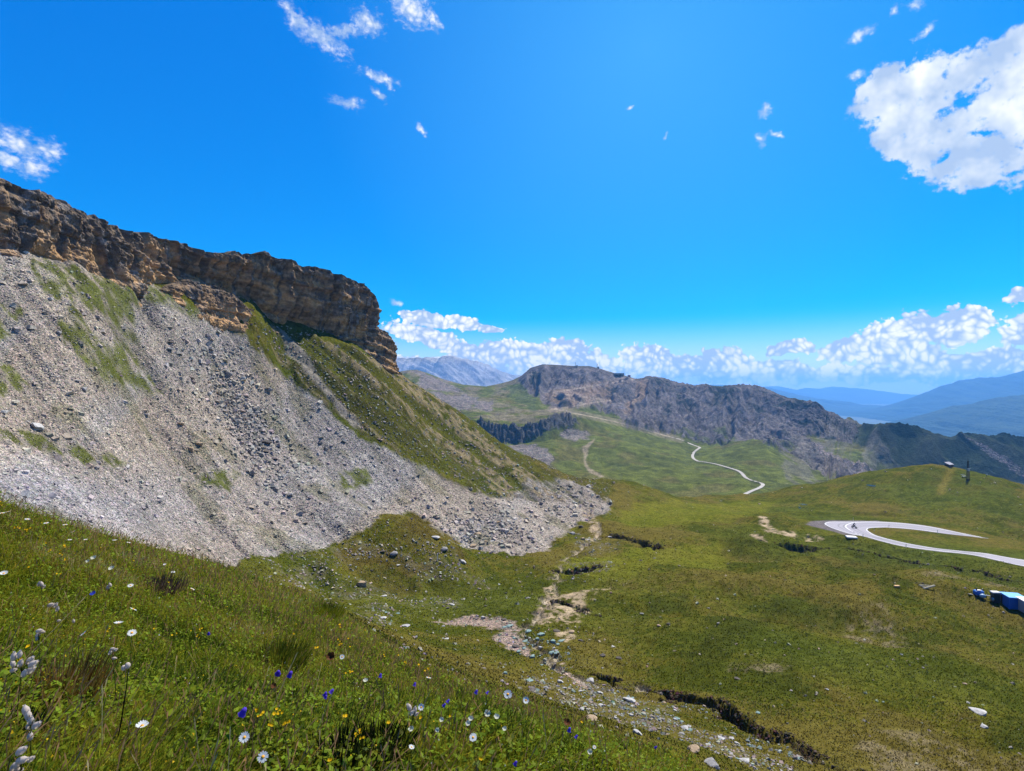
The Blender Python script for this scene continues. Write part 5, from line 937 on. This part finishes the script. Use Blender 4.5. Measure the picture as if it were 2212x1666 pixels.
for e in [(1017,1553,11,'white cup flower, upper of two right of the tufts'),(1011,1563,11,'white cup flower, lower of two right of the tufts'),(790,1471,11,'white cup flower beyond the dark stems'),(954,1555,10,'white cup flower left of the cupped daisy'),(888,1576,12,'creamy ragged flower in the lower middle'),(945,1577,9,'small creamy flower near the lower middle'),(1274,1624,11,'pale flower in the bottom right of the meadow'),(203,1206,11,'round cream clover head in the upper meadow'),(190,1213,8,'small cream clover head left of the round one'),(1053,1541,14,'pale ragged flower below the tallest daisy'),(1073,1549,12,'cream flower right of the pale ragged one'),(241,1229,12,'cream clover head above the brown weeds'),(1090,1575,10,'small white flower beneath the tallest daisy')]: small_white(*e)
for e in [(592,1483,13,'round brown seed head below the violet pair'),(540,1489,11,'small dark brown seed head left of the round one'),(715,1419,18,'brown withered flower head left of the small daisy'),(1225,1562,16,'brownish orange withered head in the right meadow')]: small_white(*e, mat=M_brown, name='seed_head', cat='seed head')
# tall dark stems
def weed(pts, label, heads=(), mat=M_dark, rad=.0025):
    hp, gp = head_pos(pts[-1][0], pts[-1][1], .02); root = empty('tall_weed', gp); tag(root, label, 'weed'); Y = hp.y; P = [Vector(((a - CX) * K * Y, Y, (CY - b) * K * Y)) - gp for a, b in pts[::-1]]
    MB().tube(P, [rad * (1 - .5 * i / len(P)) for i in range(len(P))], 5).build('stem', mat, root, True)
    for a, b, r in heads: MB().ball(Vector(((a - CX) * K * Y, Y, (CY - b) * K * Y)) - gp, (r * K * Y * .8, r * K * Y * .8, r * K * Y), 8, 6).build('seed_head', M_calyx, root, True)
weed([(278,1441),(274,1480),(262,1560),(243,1650)], 'tall dark forked weed with two pale round seed heads', [(276,1438,7), (267,1443,6)])
weed([(416,1276),(424,1310),(436,1345),(446,1376)], 'thin dark stem under the bluish white daisy'); weed([(1098,1505),(1106,1560),(1112,1620)], 'long bare stem below the tallest daisy', (), M_dark, .0018)
for k, (x0, y0, x1, y1) in enumerate([(735,1600,765,1510),(745,1610,790,1500),(752,1640,800,1520),(730,1640,752,1540),(800,1650,832,1580),(690,1650,702,1590)]): weed([(x1, y1), ((x0 + x1) / 2 + 3, (y0 + y1) / 2), (x0, y0 + 60)], ['dark rush stem, leftmost of the clump', 'tallest dark rush stem of the clump', 'dark rush stem leaning right', 'short dark rush stem in front of the clump', 'dark rush stem right of the clump', 'dark rush stem left of the clump'][k], (), M_dark, .002)
def tuft(wx, wy, n, L, label, cols, spread=.5, width=.006):
    hp, gp = head_pos(wx, wy, .01, 16); mb_v = []; mb_f = []; cs = []
    for k in range(n):
        a = random.uniform(0, 2 * math.pi); r = random.random() * spread * L * .5; b_ = Vector((math.cos(a) * r, math.sin(a) * r, -.02)); l = L * random.uniform(.5, 1.1); ln = Vector((math.cos(a) * random.uniform(.1, .7) + .12, math.sin(a) * random.uniform(.1, .6), 1)).normalized()
        w_ = Vector((random.uniform(-1, 1), random.uniform(-.4, .4), 0)).normalized() * width * .5; m_ = b_ + ln * l * .55 + Vector((0, 0, l * .05)); t_ = b_ + ln * l; i = len(mb_v)
        mb_v += [b_ - w_, b_ + w_, m_ - w_ * .8, m_ + w_ * .8, t_]; mb_f += [(i, i + 1, i + 3, i + 2), (i + 2, i + 3, i + 4)]; c = np.array(random.choice(cols)) * random.uniform(.6, 1.3); cs += [c] * 5
    me = bpy.data.meshes.new('grass_tuft'); me.from_pydata([tuple(v) for v in mb_v], [], mb_f); a_ = me.color_attributes.new('col', 'FLOAT_COLOR', 'POINT')
    for i, c in enumerate(cs): a_.data[i].color = (*c, 1)
    me.materials.append(leafm); o = bpy.data.objects.new('grass_tuft', me); COL.objects.link(o); o.location = gp; tag(o, label, 'grass tuft')
tuft(600, 1435, 1000, .27, 'tall dark green grass tuft standing up in the middle of the meadow', [(.10, .14, .012), (.04, .07, .008), (.22, .19, .02), (.14, .17, .015)], 2.0, .006)
tuft(700, 1330, 700, .27, 'long dark grass at the far rim of the meadow', [(.12, .17, .01), (.2, .2, .015)], 2.6, .008)
tuft(130, 1520, 700, .2, 'rusty orange and straw grass tuft in the left foreground', [(.22, .10, .02), (.28, .2, .06), (.14, .11, .02)], 1.3, .004)
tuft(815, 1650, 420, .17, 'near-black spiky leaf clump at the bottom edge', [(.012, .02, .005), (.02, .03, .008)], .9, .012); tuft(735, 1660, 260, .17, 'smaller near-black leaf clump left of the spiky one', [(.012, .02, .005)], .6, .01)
tuft(10, 1620, 300, .13, 'dark leaf tuft in the left bottom corner', [(.02, .05, .02), (.015, .03, .008)], 1.0, .012)
tuft(330, 1275, 700, .16, 'brown withered weeds spread across the left meadow', [(.10, .07, .05), (.07, .05, .035), (.16, .11, .07)], 4.0, .008)

# ------------------------------------------------------------------ roads
asphalt = simple('asphalt', (.33, .31, .35), .9, var=.12, scale=.25, bump=0); paint = simple('road_paint', (.8, .8, .78), .7, var=.06, bump=0)
def ribbon(name, A, B, n, m, fld, lift, mat, label, ymin=60, kind='structure'):
    A = rs(A, n); B = rs(B, n); V = []
    for i in range(n):
        for j in range(m): t_ = j / (m - 1); p = fld.hit(A[i][0] * (1 - t_) + B[i][0] * t_, A[i][1] * (1 - t_) + B[i][1] * t_, ymin); V.append((p.x, p.y, p.z + lift))
    return tag(np_mesh(name, np.array(V), grid_faces(n, m), mat, smooth_=True), label, kind=kind)
ribbon('road', RO, RI, 260, 14, NEAR, .06, asphalt, 'pale asphalt hairpin bend with a wide outer apron', 90)
def line(name, pts, w, fld, lift, mat, label, n=120, ymin=90, kind='structure'):
    P = [fld.hit(a, b, ymin) for a, b in rs(pts, n)]; V = []
    for i, p in enumerate(P):
        d = (P[min(i + 1, n - 1)] - P[max(i - 1, 0)]); d.z = 0; d.normalize(); s_ = Vector((-d.y, d.x, 0)) * w / 2; V += [tuple(p - s_ + Vector((0, 0, lift))), tuple(p + s_ + Vector((0, 0, lift)))]
    return tag(np_mesh(name, np.array(V), grid_faces(n, 2), mat, smooth_=True), label, kind=kind)
lw = .24
tyre = simple('worn_asphalt', (.24, .23, .26), .9, var=.2, scale=.6, bump=0)
for k_ in (.30, .42, .62, .74):
    A_, B_ = rs(RO, 80), rs(RI, 80); line('road_wear', [tuple(A_[i] * (1 - k_) + B_[i] * k_) for i in range(8, 74)], .55, NEAR, .068, tyre, 'darker worn wheel track on the hairpin', 260)
line('road_marking', [(2330,1223),(2212,1211),(2130,1197),(2080,1192),(2024,1186),(1980,1179),(1945,1172),(1920,1166),(1905,1162),(1889,1157),(1878,1150.5),(1872.5,1146),(1873,1143),(1881,1140.6),(1918,1139.6),(1971,1143.5),(2024,1150)], lw, NEAR, .075, paint, 'white inner edge line of the hairpin', 220)
line('road_marking', [(2120,1161),(2050,1146.8),(1998,1137),(1945,1131),(1892,1128),(1850,1128.6),(1838,1131),(1828,1135),(1827,1139),(1833,1144),(1842,1149.5)], lw * 1.3, NEAR, .075, paint, 'white outer lane line curving inside the apron', 200)
line('road_marking', [(1846,1151.5),(1851,1153.5)], lw, NEAR, .075, paint, 'short white dash after the curve line', 6); line('road_marking', [(1856,1155),(1868,1159)], lw, NEAR, .075, paint, 'second white dash after the curve line', 8)
line('road_marking', [(1840,1128.2),(1800,1127.8),(1786,1129.5),(1783,1132),(1786,1135),(1800,1141.5),(1836,1153),(1866,1158.5),(1905,1169.4),(1958,1181.5),(2103,1199.4),(2212,1223.2),(2330,1237.4)], lw * .8, NEAR, .075, paint, 'thin pale outer edge line of the hairpin', 220)
dirt = simple('gravel_track', (.44, .41, .37), .95, var=.15, scale=.1, bump=0)
def fl(pts, w, label, n=160): return line('track', pts, w, FAR, .5, dirt, label, n, 300)
fl([(1452,945.5),(1470,950),(1495,961),(1511,967),(1507,971),(1499,978),(1496,986),(1499,992),(1508,997),(1520,998.5),(1545,1003),(1570,1010),(1592,1017),(1602,1023),(1610,1032),(1622,1038),(1640,1043),(1648,1048),(1640,1055),(1625,1061),(1606,1070)], 3.8, 'pale gravel road winding across the far green valley', 300)

# ------------------------------------------------------------------ water
water = simple('pond_water', (.03, .08, .14), .08, var=.05, bump=0)
def pond(pts, label):
    c = NEAR.hit(*[sum(p[i] for p in pts) / len(pts) for i in (0, 1)], 100); P = [NEAR.hit(a, b, 100) for a, b in pts]; z = max(p.z for p in P); mb = MB(); n = len(P)
    mb.add([Vector((p.x, p.y, c.z + (p.z - c.z) * .9 + .15)) for p in P], [tuple(range(n))]); tag(mb.build('pond', water), label, kind='structure')
pond([(1869,1048),(1876,1047.6),(1886,1049),(1893,1050.6),(1888,1051.4),(1878,1050.2)], 'narrow blue pool on the rounded hill'); pond([(1725,1090),(1733,1089.6),(1746,1090.6),(1738,1091.8)], 'thin strip of water in the turf left of the hairpin'); pond([(1724,1097),(1728,1096.6),(1731,1098.4),(1727,1098.8)], 'tiny blue puddle left of the hairpin')

# ------------------------------------------------------------------ made things
M_metal = simple('galvanised_metal', (.45, .46, .48), .4, .8); M_dwood = simple('dark_wood', (.05, .035, .03), .8); M_roof = simple('sheet_roof', (.60, .58, .66), .5, var=.1); M_bl = simple('blue_paint', (.01, .16, .62), .5); M_lbl = simple('light_blue_tarp', (.10, .42, .85), .5)
M_wh = simple('white_paint', (.75, .72, .72), .6); M_blk = simple('black_rubber', (.015, .015, .018), .7); M_gr = simple('grey_panel', (.40, .42, .48), .6); M_yw = simple('orange_wood', (.78, .47, .20), .7); M_greyw = simple('weathered_wood', (.42, .38, .28), .8); M_tank = simple('tank_blue', (.32, .5, .66), .4); M_violet = simple('dark_sheet', (.06, .045, .11), .6); M_hut = simple('hut_wall', (.30, .27, .26), .8); M_skin = simple('helmet', (.03, .03, .05), .3)
def at(wx, wy, ymin=90): return NEAR.hit(wx, wy, ymin)
# shed on the hilltop
p = at(2050, 1008.5, 200); u = K * p.y; r0 = empty('hilltop_shed', p, .35); tag(r0, 'small dark shed with a striped white metal roof on the crest of the round hill', 'shed')
MB().box((0, 0, 2.4 * u), (14 * u, 9 * u, 6 * u)).build('wall', M_dwood, r0); m = MB()
m.box((0, 0, 0), (16 * u, 12 * u, .12), Matrix.Rotation(.42, 3, 'X')); o = m.build('roof', M_dwood, r0); o.location = (0, 0, 7.2 * u)
for k in range(5): m = MB().box(((-6.6 + 3.3 * k) * u, 0, .1), (1.7 * u, 11 * u, .06)); q = m.build('roof_sheet', M_roof, o); q.rotation_euler = (.42, 0, 0)
m = MB().box((2 * u, -4.6 * u, 2.2 * u), (2 * u, .06, 4 * u)); m.build('door', M_blk, r0)
# mast
p = at(2091, 1038, 200); u = K * p.y; r0 = empty('cable_mast', p); tag(r0, 'tall dark lattice mast with a silver box halfway up, on the round hill', 'mast'); m = MB(); H = 42 * u; w0 = 2.2 * u
for sx in (-1, 1):
    for sy in (-1, 1): m.tube([(sx * w0, sy * w0, -.5), (sx * w0 * .35, sy * w0 * .35, H)], .1, 5)
for k in range(14):
    z0, z1 = H * k / 14, H * (k + 1) / 14; f0_, f1_ = 1 - .65 * k / 14, 1 - .65 * (k + 1) / 14
    for (ax, ay, bx_, by_) in ((-1, -1, 1, -1), (1, -1, 1, 1), (1, 1, -1, 1), (-1, 1, -1, -1)): m.tube([(ax * w0 * f0_, ay * w0 * f0_, z0), (bx_ * w0 * f1_, by_ * w0 * f1_, z1)], .06, 4)
m.build('lattice', M_dwood, r0); MB().box((0, -.3, 23 * u), (4.2 * u, 3 * u, 5.5 * u), None, .05).build('equipment_box', M_metal, r0); MB().box((0, 0, .3), (5 * u, 4 * u, .8)).build('plinth', M_dwood, r0)
m = MB(); m.box((0, -.5, 26.5 * u), (9 * u, .15, .15)); m.build('cross_arm', M_metal, r0); MB().tube([(0, 0, H), (0, 0, H + 1.2)], .06, 5).build('antenna', M_dwood, r0)
p = at(2082, 1032, 200); u = K * p.y; r0 = empty('hill_bench', p); tag(r0, 'low bench-like wooden platform left of the mast', 'bench'); MB().box((0, 0, 3.2 * u), (8 * u, 2.2 * u, .2)).build('seat', M_wh, r0); MB().box((0, .8, 6.3 * u), (7 * u, .12, 1.2 * u)).build('backrest', M_metal, r0)
for sx in (-1, 1): MB().box((sx * 3 * u, 0, 1.5 * u), (.25, 1.6 * u, 3 * u)).build('leg', M_dwood, r0)
p = at(2131, 1030, 200); u = K * p.y; r0 = empty('signpost', p); tag(r0, 'small signpost with a pale board on the right shoulder of the round hill', 'signpost'); MB().tube([(0, 0, -.3), (0, 0, 6 * u)], .09, 6).build('post', M_dwood, r0); MB().box((0, -.1, 5.2 * u), (3.6 * u, .08, 1.8 * u)).build('board', M_wh, r0)
# delineator posts
pm = MB(); M_refl = simple('reflector', (.5, .05, .03), .4)
proto = None
for k, (a, b_, lb) in enumerate([(1864,1161,'white roadside post at the outer edge after the apron'), (1957,1183,'white roadside post on the lower side of the road'), (1888,1147,'white roadside post inside the bend'), (2025,1152,'white roadside post on the inner side of the upper road'), (1920,1140,'white roadside post at the back of the inner turf'), (1843,1125,'white roadside post behind the apron')]):
    p = at(a, b_)
    if proto is None:
        proto = empty('roadside_post', p); MB().box((0, 0, .5), (.13, .1, 1.1), None, .02).build('post', M_wh, proto); MB().box((0, -.06, .8), (.1, .02, .2)).build('reflector', M_blk, proto); r0 = proto
    else:
        r0 = proto.copy(); COL.objects.link(r0); r0.location = p
        for ch in [c for c in proto.children]: c = ch.copy(); COL.objects.link(c); c.parent = r0
    tag(r0, lb, 'roadside post', 'roadside posts around the hairpin')
# white slab beside the apron
p = at(1839, 1162); r0 = MB().box((0, 0, .2), (2.6, 1.9, .4), Matrix.Rotation(-.25, 3, 'Z'), .06).build('concrete_cover', M_wh); r0.location = p; tag(r0, 'flat white concrete cover beside the hairpin apron', 'concrete cover')
# motorcycle and rider
p = at(1845, 1141.5); bk = empty('motorcycle', p + Vector((0, 0, .06)), .25); tag(bk, 'dark motorcycle leaning through the hairpin', 'motorcycle')
def wheel(par, y):
    m = MB(); R_ = .31; n = 20; vs = []; fs = []
    for i in range(n):
        a = 2 * math.pi * i / n
        for j in range(6): b2_ = 2 * math.pi * j / 6; rr = R_ + .06 * math.cos(b2_); vs.append((.07 * math.sin(b2_), y + rr * math.cos(a), .37 + rr * math.sin(a)))
    for i in range(n):
        for j in range(6): fs.append((i * 6 + j, i * 6 + (j + 1) % 6, ((i + 1) % n) * 6 + (j + 1) % 6, ((i + 1) % n) * 6 + j))
    o = m.add(vs, fs).build('wheel', M_blk, par, True); MB().tube([(-.05, y, .37), (.05, y, .37)], .24, 14).build('rim', M_metal, o)
wheel(bk, -.72); wheel(bk, .72)
m = MB(); m.ball((0, -.12, .92), (.19, .32, .18), 12, 8); m.build('fuel_tank', M_blk, bk, True); MB().box((0, .38, .86), (.24, .6, .1), None, .04).build('seat', M_blk, bk); MB().box((0, 0, .52), (.32, .5, .4), None, .06).build('engine', M_metal, bk)
m = MB(); m.tube([(0, -.72, .37), (0, -.5, .8), (0, -.38, 1.1)], .05, 6); m.tube([(-.36, -.3, 1.14), (0, -.4, 1.1), (.36, -.3, 1.14)], .025, 6); m.build('fork', M_metal, bk); MB().ball((0, -.58, .95), .12, 10, 6).build('headlight', M_wh, bk, True)
def person_mesh(name, joints, edges, mat):
    me = bpy.data.meshes.new(name); me.from_pydata([j[0] for j in joints], edges, []); o = bpy.data.objects.new(name, me); COL.objects.link(o); me.materials.append(mat)
    sk = o.modifiers.new('skin', 'SKIN')
    for i, j in enumerate(joints): me.skin_vertices[0].data[i].radius = (j[1], j[1])
    me.skin_vertices[0].data[0].use_root = True; o.modifiers.new('sub', 'SUBSURF').levels = 1; return o
J = [((0, .32, .95), .15), ((0, .22, 1.2), .17), ((0, .08, 1.42), .17), ((0, .0, 1.55), .07), ((0, -.05, 1.68), .12), ((.2, .04, 1.43), .07), ((.34, -.12, 1.25), .055), ((.33, -.3, 1.15), .045), ((-.2, .04, 1.43), .07), ((-.34, -.12, 1.25), .055), ((-.33, -.3, 1.15), .045),
     ((.14, .25, .93), .1), ((.26, -.12, .82), .08), ((.22, .12, .42), .06), ((.22, .0, .36), .05), ((-.14, .25, .93), .1), ((-.26, -.12, .82), .08), ((-.22, .12, .42), .06), ((-.22, .0, .36), .05)]
for k in range(19):
    pass
E = [(0, 1), (1, 2), (2, 3), (3, 4), (2, 5), (5, 6), (6, 7), (2, 8), (8, 9), (9, 10), (0, 11), (11, 12), (12, 13), (13, 14), (0, 15), (15, 16), (16, 17), (17, 18)]
rd = person_mesh('person', J, E, M_blk); rd.location = bk.location; rd.rotation_euler = (0, 0, .25); tag(rd, 'rider in dark clothing bent over the motorcycle handlebar', 'person'); MB().ball((0, -.05, 1.7), (.15, .17, .17), 12, 8).build('helmet', M_skin, rd, True)
# yellow block and timber frame on the turf
p = at(1937, 1269, 60); u = K * p.y; r0 = MB().box((0, 0, 2.2 * u), (12 * u, 5 * u, 4.6 * u), None, .06).build('wooden_crate', M_yw); r0.location = p; r0.rotation_euler = (0, .03, .1); tag(r0, 'pale orange wooden crate alone on the turf', 'crate')
p = at(2000, 1271, 60); u = K * p.y; r0 = empty('timber_trough', p); tag(r0, 'dark sheet lined timber frame lying open on the turf right of the crate', 'trough')
MB().box((-4 * u, 1.2, 3.4 * u), (21 * u, .25, 6 * u), Matrix.Rotation(-.25, 3, 'X')).build('liner', M_violet, r0)
for k, (a, b_) in enumerate([((-14, 2, 6.5), (8, 2, 5.3)), ((-14, 2, 6.2), (-2, -1.5, 2)), ((-8, -3, .6), (19, 0, 5.8)), ((-4, 0, 2), (4, -1, 1.2))]): MB().tube([Vector(a) * u, Vector(b_) * u], .11 if k != 2 else .17, 6).build('beam', M_greyw, r0)
# machinery at the right edge
p = at(2117, 1290, 70); u = K * p.y; r0 = empty('blue_compressor', p, -.15); tag(r0, 'small bright blue trailer machine with a light blue tank in front', 'compressor')
MB().box((0, .4, 8 * u), (17 * u, 12 * u, 10 * u), None, .12).build('body', M_bl, r0); MB().box((-1 * u, .2, 14 * u), (8 * u, 6 * u, 1.5 * u), None, .05).build('lid', M_wh, r0)
m = MB().ball((1.5 * u, -5.5 * u, 4.5 * u), (6 * u, 4 * u, 4.6 * u), 16, 10); m.build('tank', M_tank, r0, True); m = MB().box((-7 * u, 0, 17 * u), (1.6 * u, 1.6 * u, 6 * u)); m.build('exhaust', M_blk, r0)
m = MB().box((8 * u, .4, 15 * u), (1.5 * u, 1.5 * u, 4 * u)); m.build('gauge', M_metal, r0)
for sx in (-1, 1): MB().tube([(sx * 9.5 * u, -.2, 2.6 * u), (sx * 7.8 * u, -.2, 2.6 * u)], 3 * u, 14).build('wheel', M_blk, r0)
MB().tube([(8 * u, -.3, 6 * u), (24 * u, -.3, 3.5 * u)], 1.1 * u, 8).build('drawbar', M_wh, r0)
p = at(2096, 1285, 70); u = K * p.y; r0 = empty('pipe_bundle', p, .2); tag(r0, 'short pale pipes dumped left of the blue machine', 'pipes')
for k in range(3): MB().tube([(-5 * u, (k - 1) * 1.5 * u, 2.4 * u), (5 * u, (k - 1) * 2 * u, .6 * u)], .8 * u, 8).build('pipe', M_greyw, r0)
p = at(2150, 1301, 70); u = K * p.y; r0 = empty('dark_cabinet', p, -.1); tag(r0, 'dark cabinet with a white lid between the blue machine and the container', 'cabinet'); MB().box((0, 0, 10 * u), (14 * u, 10 * u, 20 * u), None, .05).build('body', M_dwood, r0); MB().box((-.5 * u, 0, 21.6 * u), (16 * u, 11 * u, 3 * u), None, .05).build('lid', M_wh, r0)
m = MB().tube([(-11 * u, -3 * u, 7 * u), (-7 * u, -3 * u, 7 * u)], 4.2 * u, 16); m.build('drum', M_metal, r0); MB().box((0, -5.2 * u, 10 * u), (9 * u, .04, 13 * u)).build('door', M_blk, r0)
p = at(2164, 1303, 70); r0 = MB().box((0, 0, 8.5 * u), (3.4 * u, 3 * u, 18.5 * u), None, .03).build('timber_post', M_dwood); r0.location = p; tag(r0, 'dark upright timber between the cabinet and the blue container', 'post')
def container(wx, wy, W, D, H, rz, mt, mb_, label, name):
    p = at(wx, wy, 70); u = K * p.y; r0 = empty(name, p, rz); tag(r0, label, 'container'); m = MB(); n = 16
    m.box((0, 0, H * u / 2), (W * u, D * u, H * u), None, .04); bd = m.build('body', mb_, r0)
    for k in range(n): x = -W * u / 2 + W * u * (k + .5) / n; MB
    m = MB()
    for k in range(n): m.box((-W * u / 2 + W * u * (k + .5) / n, -D * u / 2 - .02, H * u / 2), (W * u / n * .5, .05, H * u * .88))
    m.build('corrugation', mb_, r0); MB().box((0, 0, H * u + .05), (W * u * 1.03, D * u * 1.03, .12), None, .03).build('roof', mt, r0)
    for sx in (-1, 1): MB().box((sx * W * u / 2 * .99, -D * u / 2 * 1.0, H * u / 2), (.14, .14, H * u * 1.01)).build('corner_post', mb_, r0)
    return r0
container(2189, 1311, 34, 34, 24, -.22, M_lbl, M_bl, 'bright blue container with a light blue roof at the right edge', 'blue_container'); container(2225, 1322, 36, 34, 25, -.22, M_wh, M_gr, 'grey container adjoining the blue one, cut by the right edge', 'grey_container')
# white marker post on the mound and the one far away
p = at(945, 1212, 60); r0 = MB().box((0, 0, .6), (.14, .14, 1.5), None, .02).build('marker_post', M_wh); r0.location = p; tag(r0, 'short white marker post on the dark flank of the grassy mound', 'marker post')
# buildings and masts on the far ridge
def fat(wx, wy): return FAR.hit(wx, wy, 900)
p = fat(1338, 811); u = K * p.y; r0 = empty('mountain_restaurant', p, .1); tag(r0, 'long flat-roofed building on the rocky ridge crest', 'building')
MB().box((-7 * u, 0, 2.2 * u), (12 * u, 10, 3.4 * u)).build('wall', M_hut, r0); MB().box((5 * u, -2, 2.2 * u), (7 * u, 12, 3.8 * u)).build('glazed_wing', simple('dark_glass', (.14, .20, .20), .3), r0); MB().box((-1 * u, 0, 4.3 * u), (20 * u, 15, .5)).build('roof', simple('dark_roof', (.16, .15, .16), .7), r0)
for k in range(5): MB().box((-12 * u + 2.3 * u * k, -5.1, 2.4 * u), (1.3 * u, .2, 1.3 * u)).build('window', M_blk, r0)
p = fat(1359, 814); r0 = empty('hut', p); tag(r0, 'small reddish hut right of the ridge building', 'hut'); MB().box((0, 0, 1.5 * u), (5 * u, 6, 4 * u)).build('wall', simple('hut_red', (.28, .16, .15), .8), r0); MB().box((0, 0, 3.7 * u), (6.4 * u, 7.5, .5)).build('roof', M_hut, r0)
p = fat(1243, 792); r0 = empty('ridge_mast', p); tag(r0, 'thin antenna mast beside a tiny hut, left one on the ridge', 'mast', 'antenna masts on the ridge'); MB().tube([(0, 0, 0), (0, 0, 9 * u)], .5, 6).build('pole', M_hut, r0); MB().box((3 * u, 0, 1 * u), (3 * u, 4, 3.4 * u)).build('cabin', M_hut, r0)
p = fat(1291, 795); r0 = empty('ridge_mast', p); tag(r0, 'antenna mast with a cabin, right one on the ridge', 'mast', 'antenna masts on the ridge'); MB().tube([(-1 * u, 0, 0), (-1 * u, 0, 9 * u)], .6, 6).build('pole', M_metal, r0); MB().box((1.6 * u, 0, 1 * u), (3.4 * u, 4, 3.2 * u)).build('cabin', M_hut, r0); MB().box((-1 * u, 0, 7 * u), (1.6 * u, 1.5, 2 * u)).build('antenna', M_metal, r0)
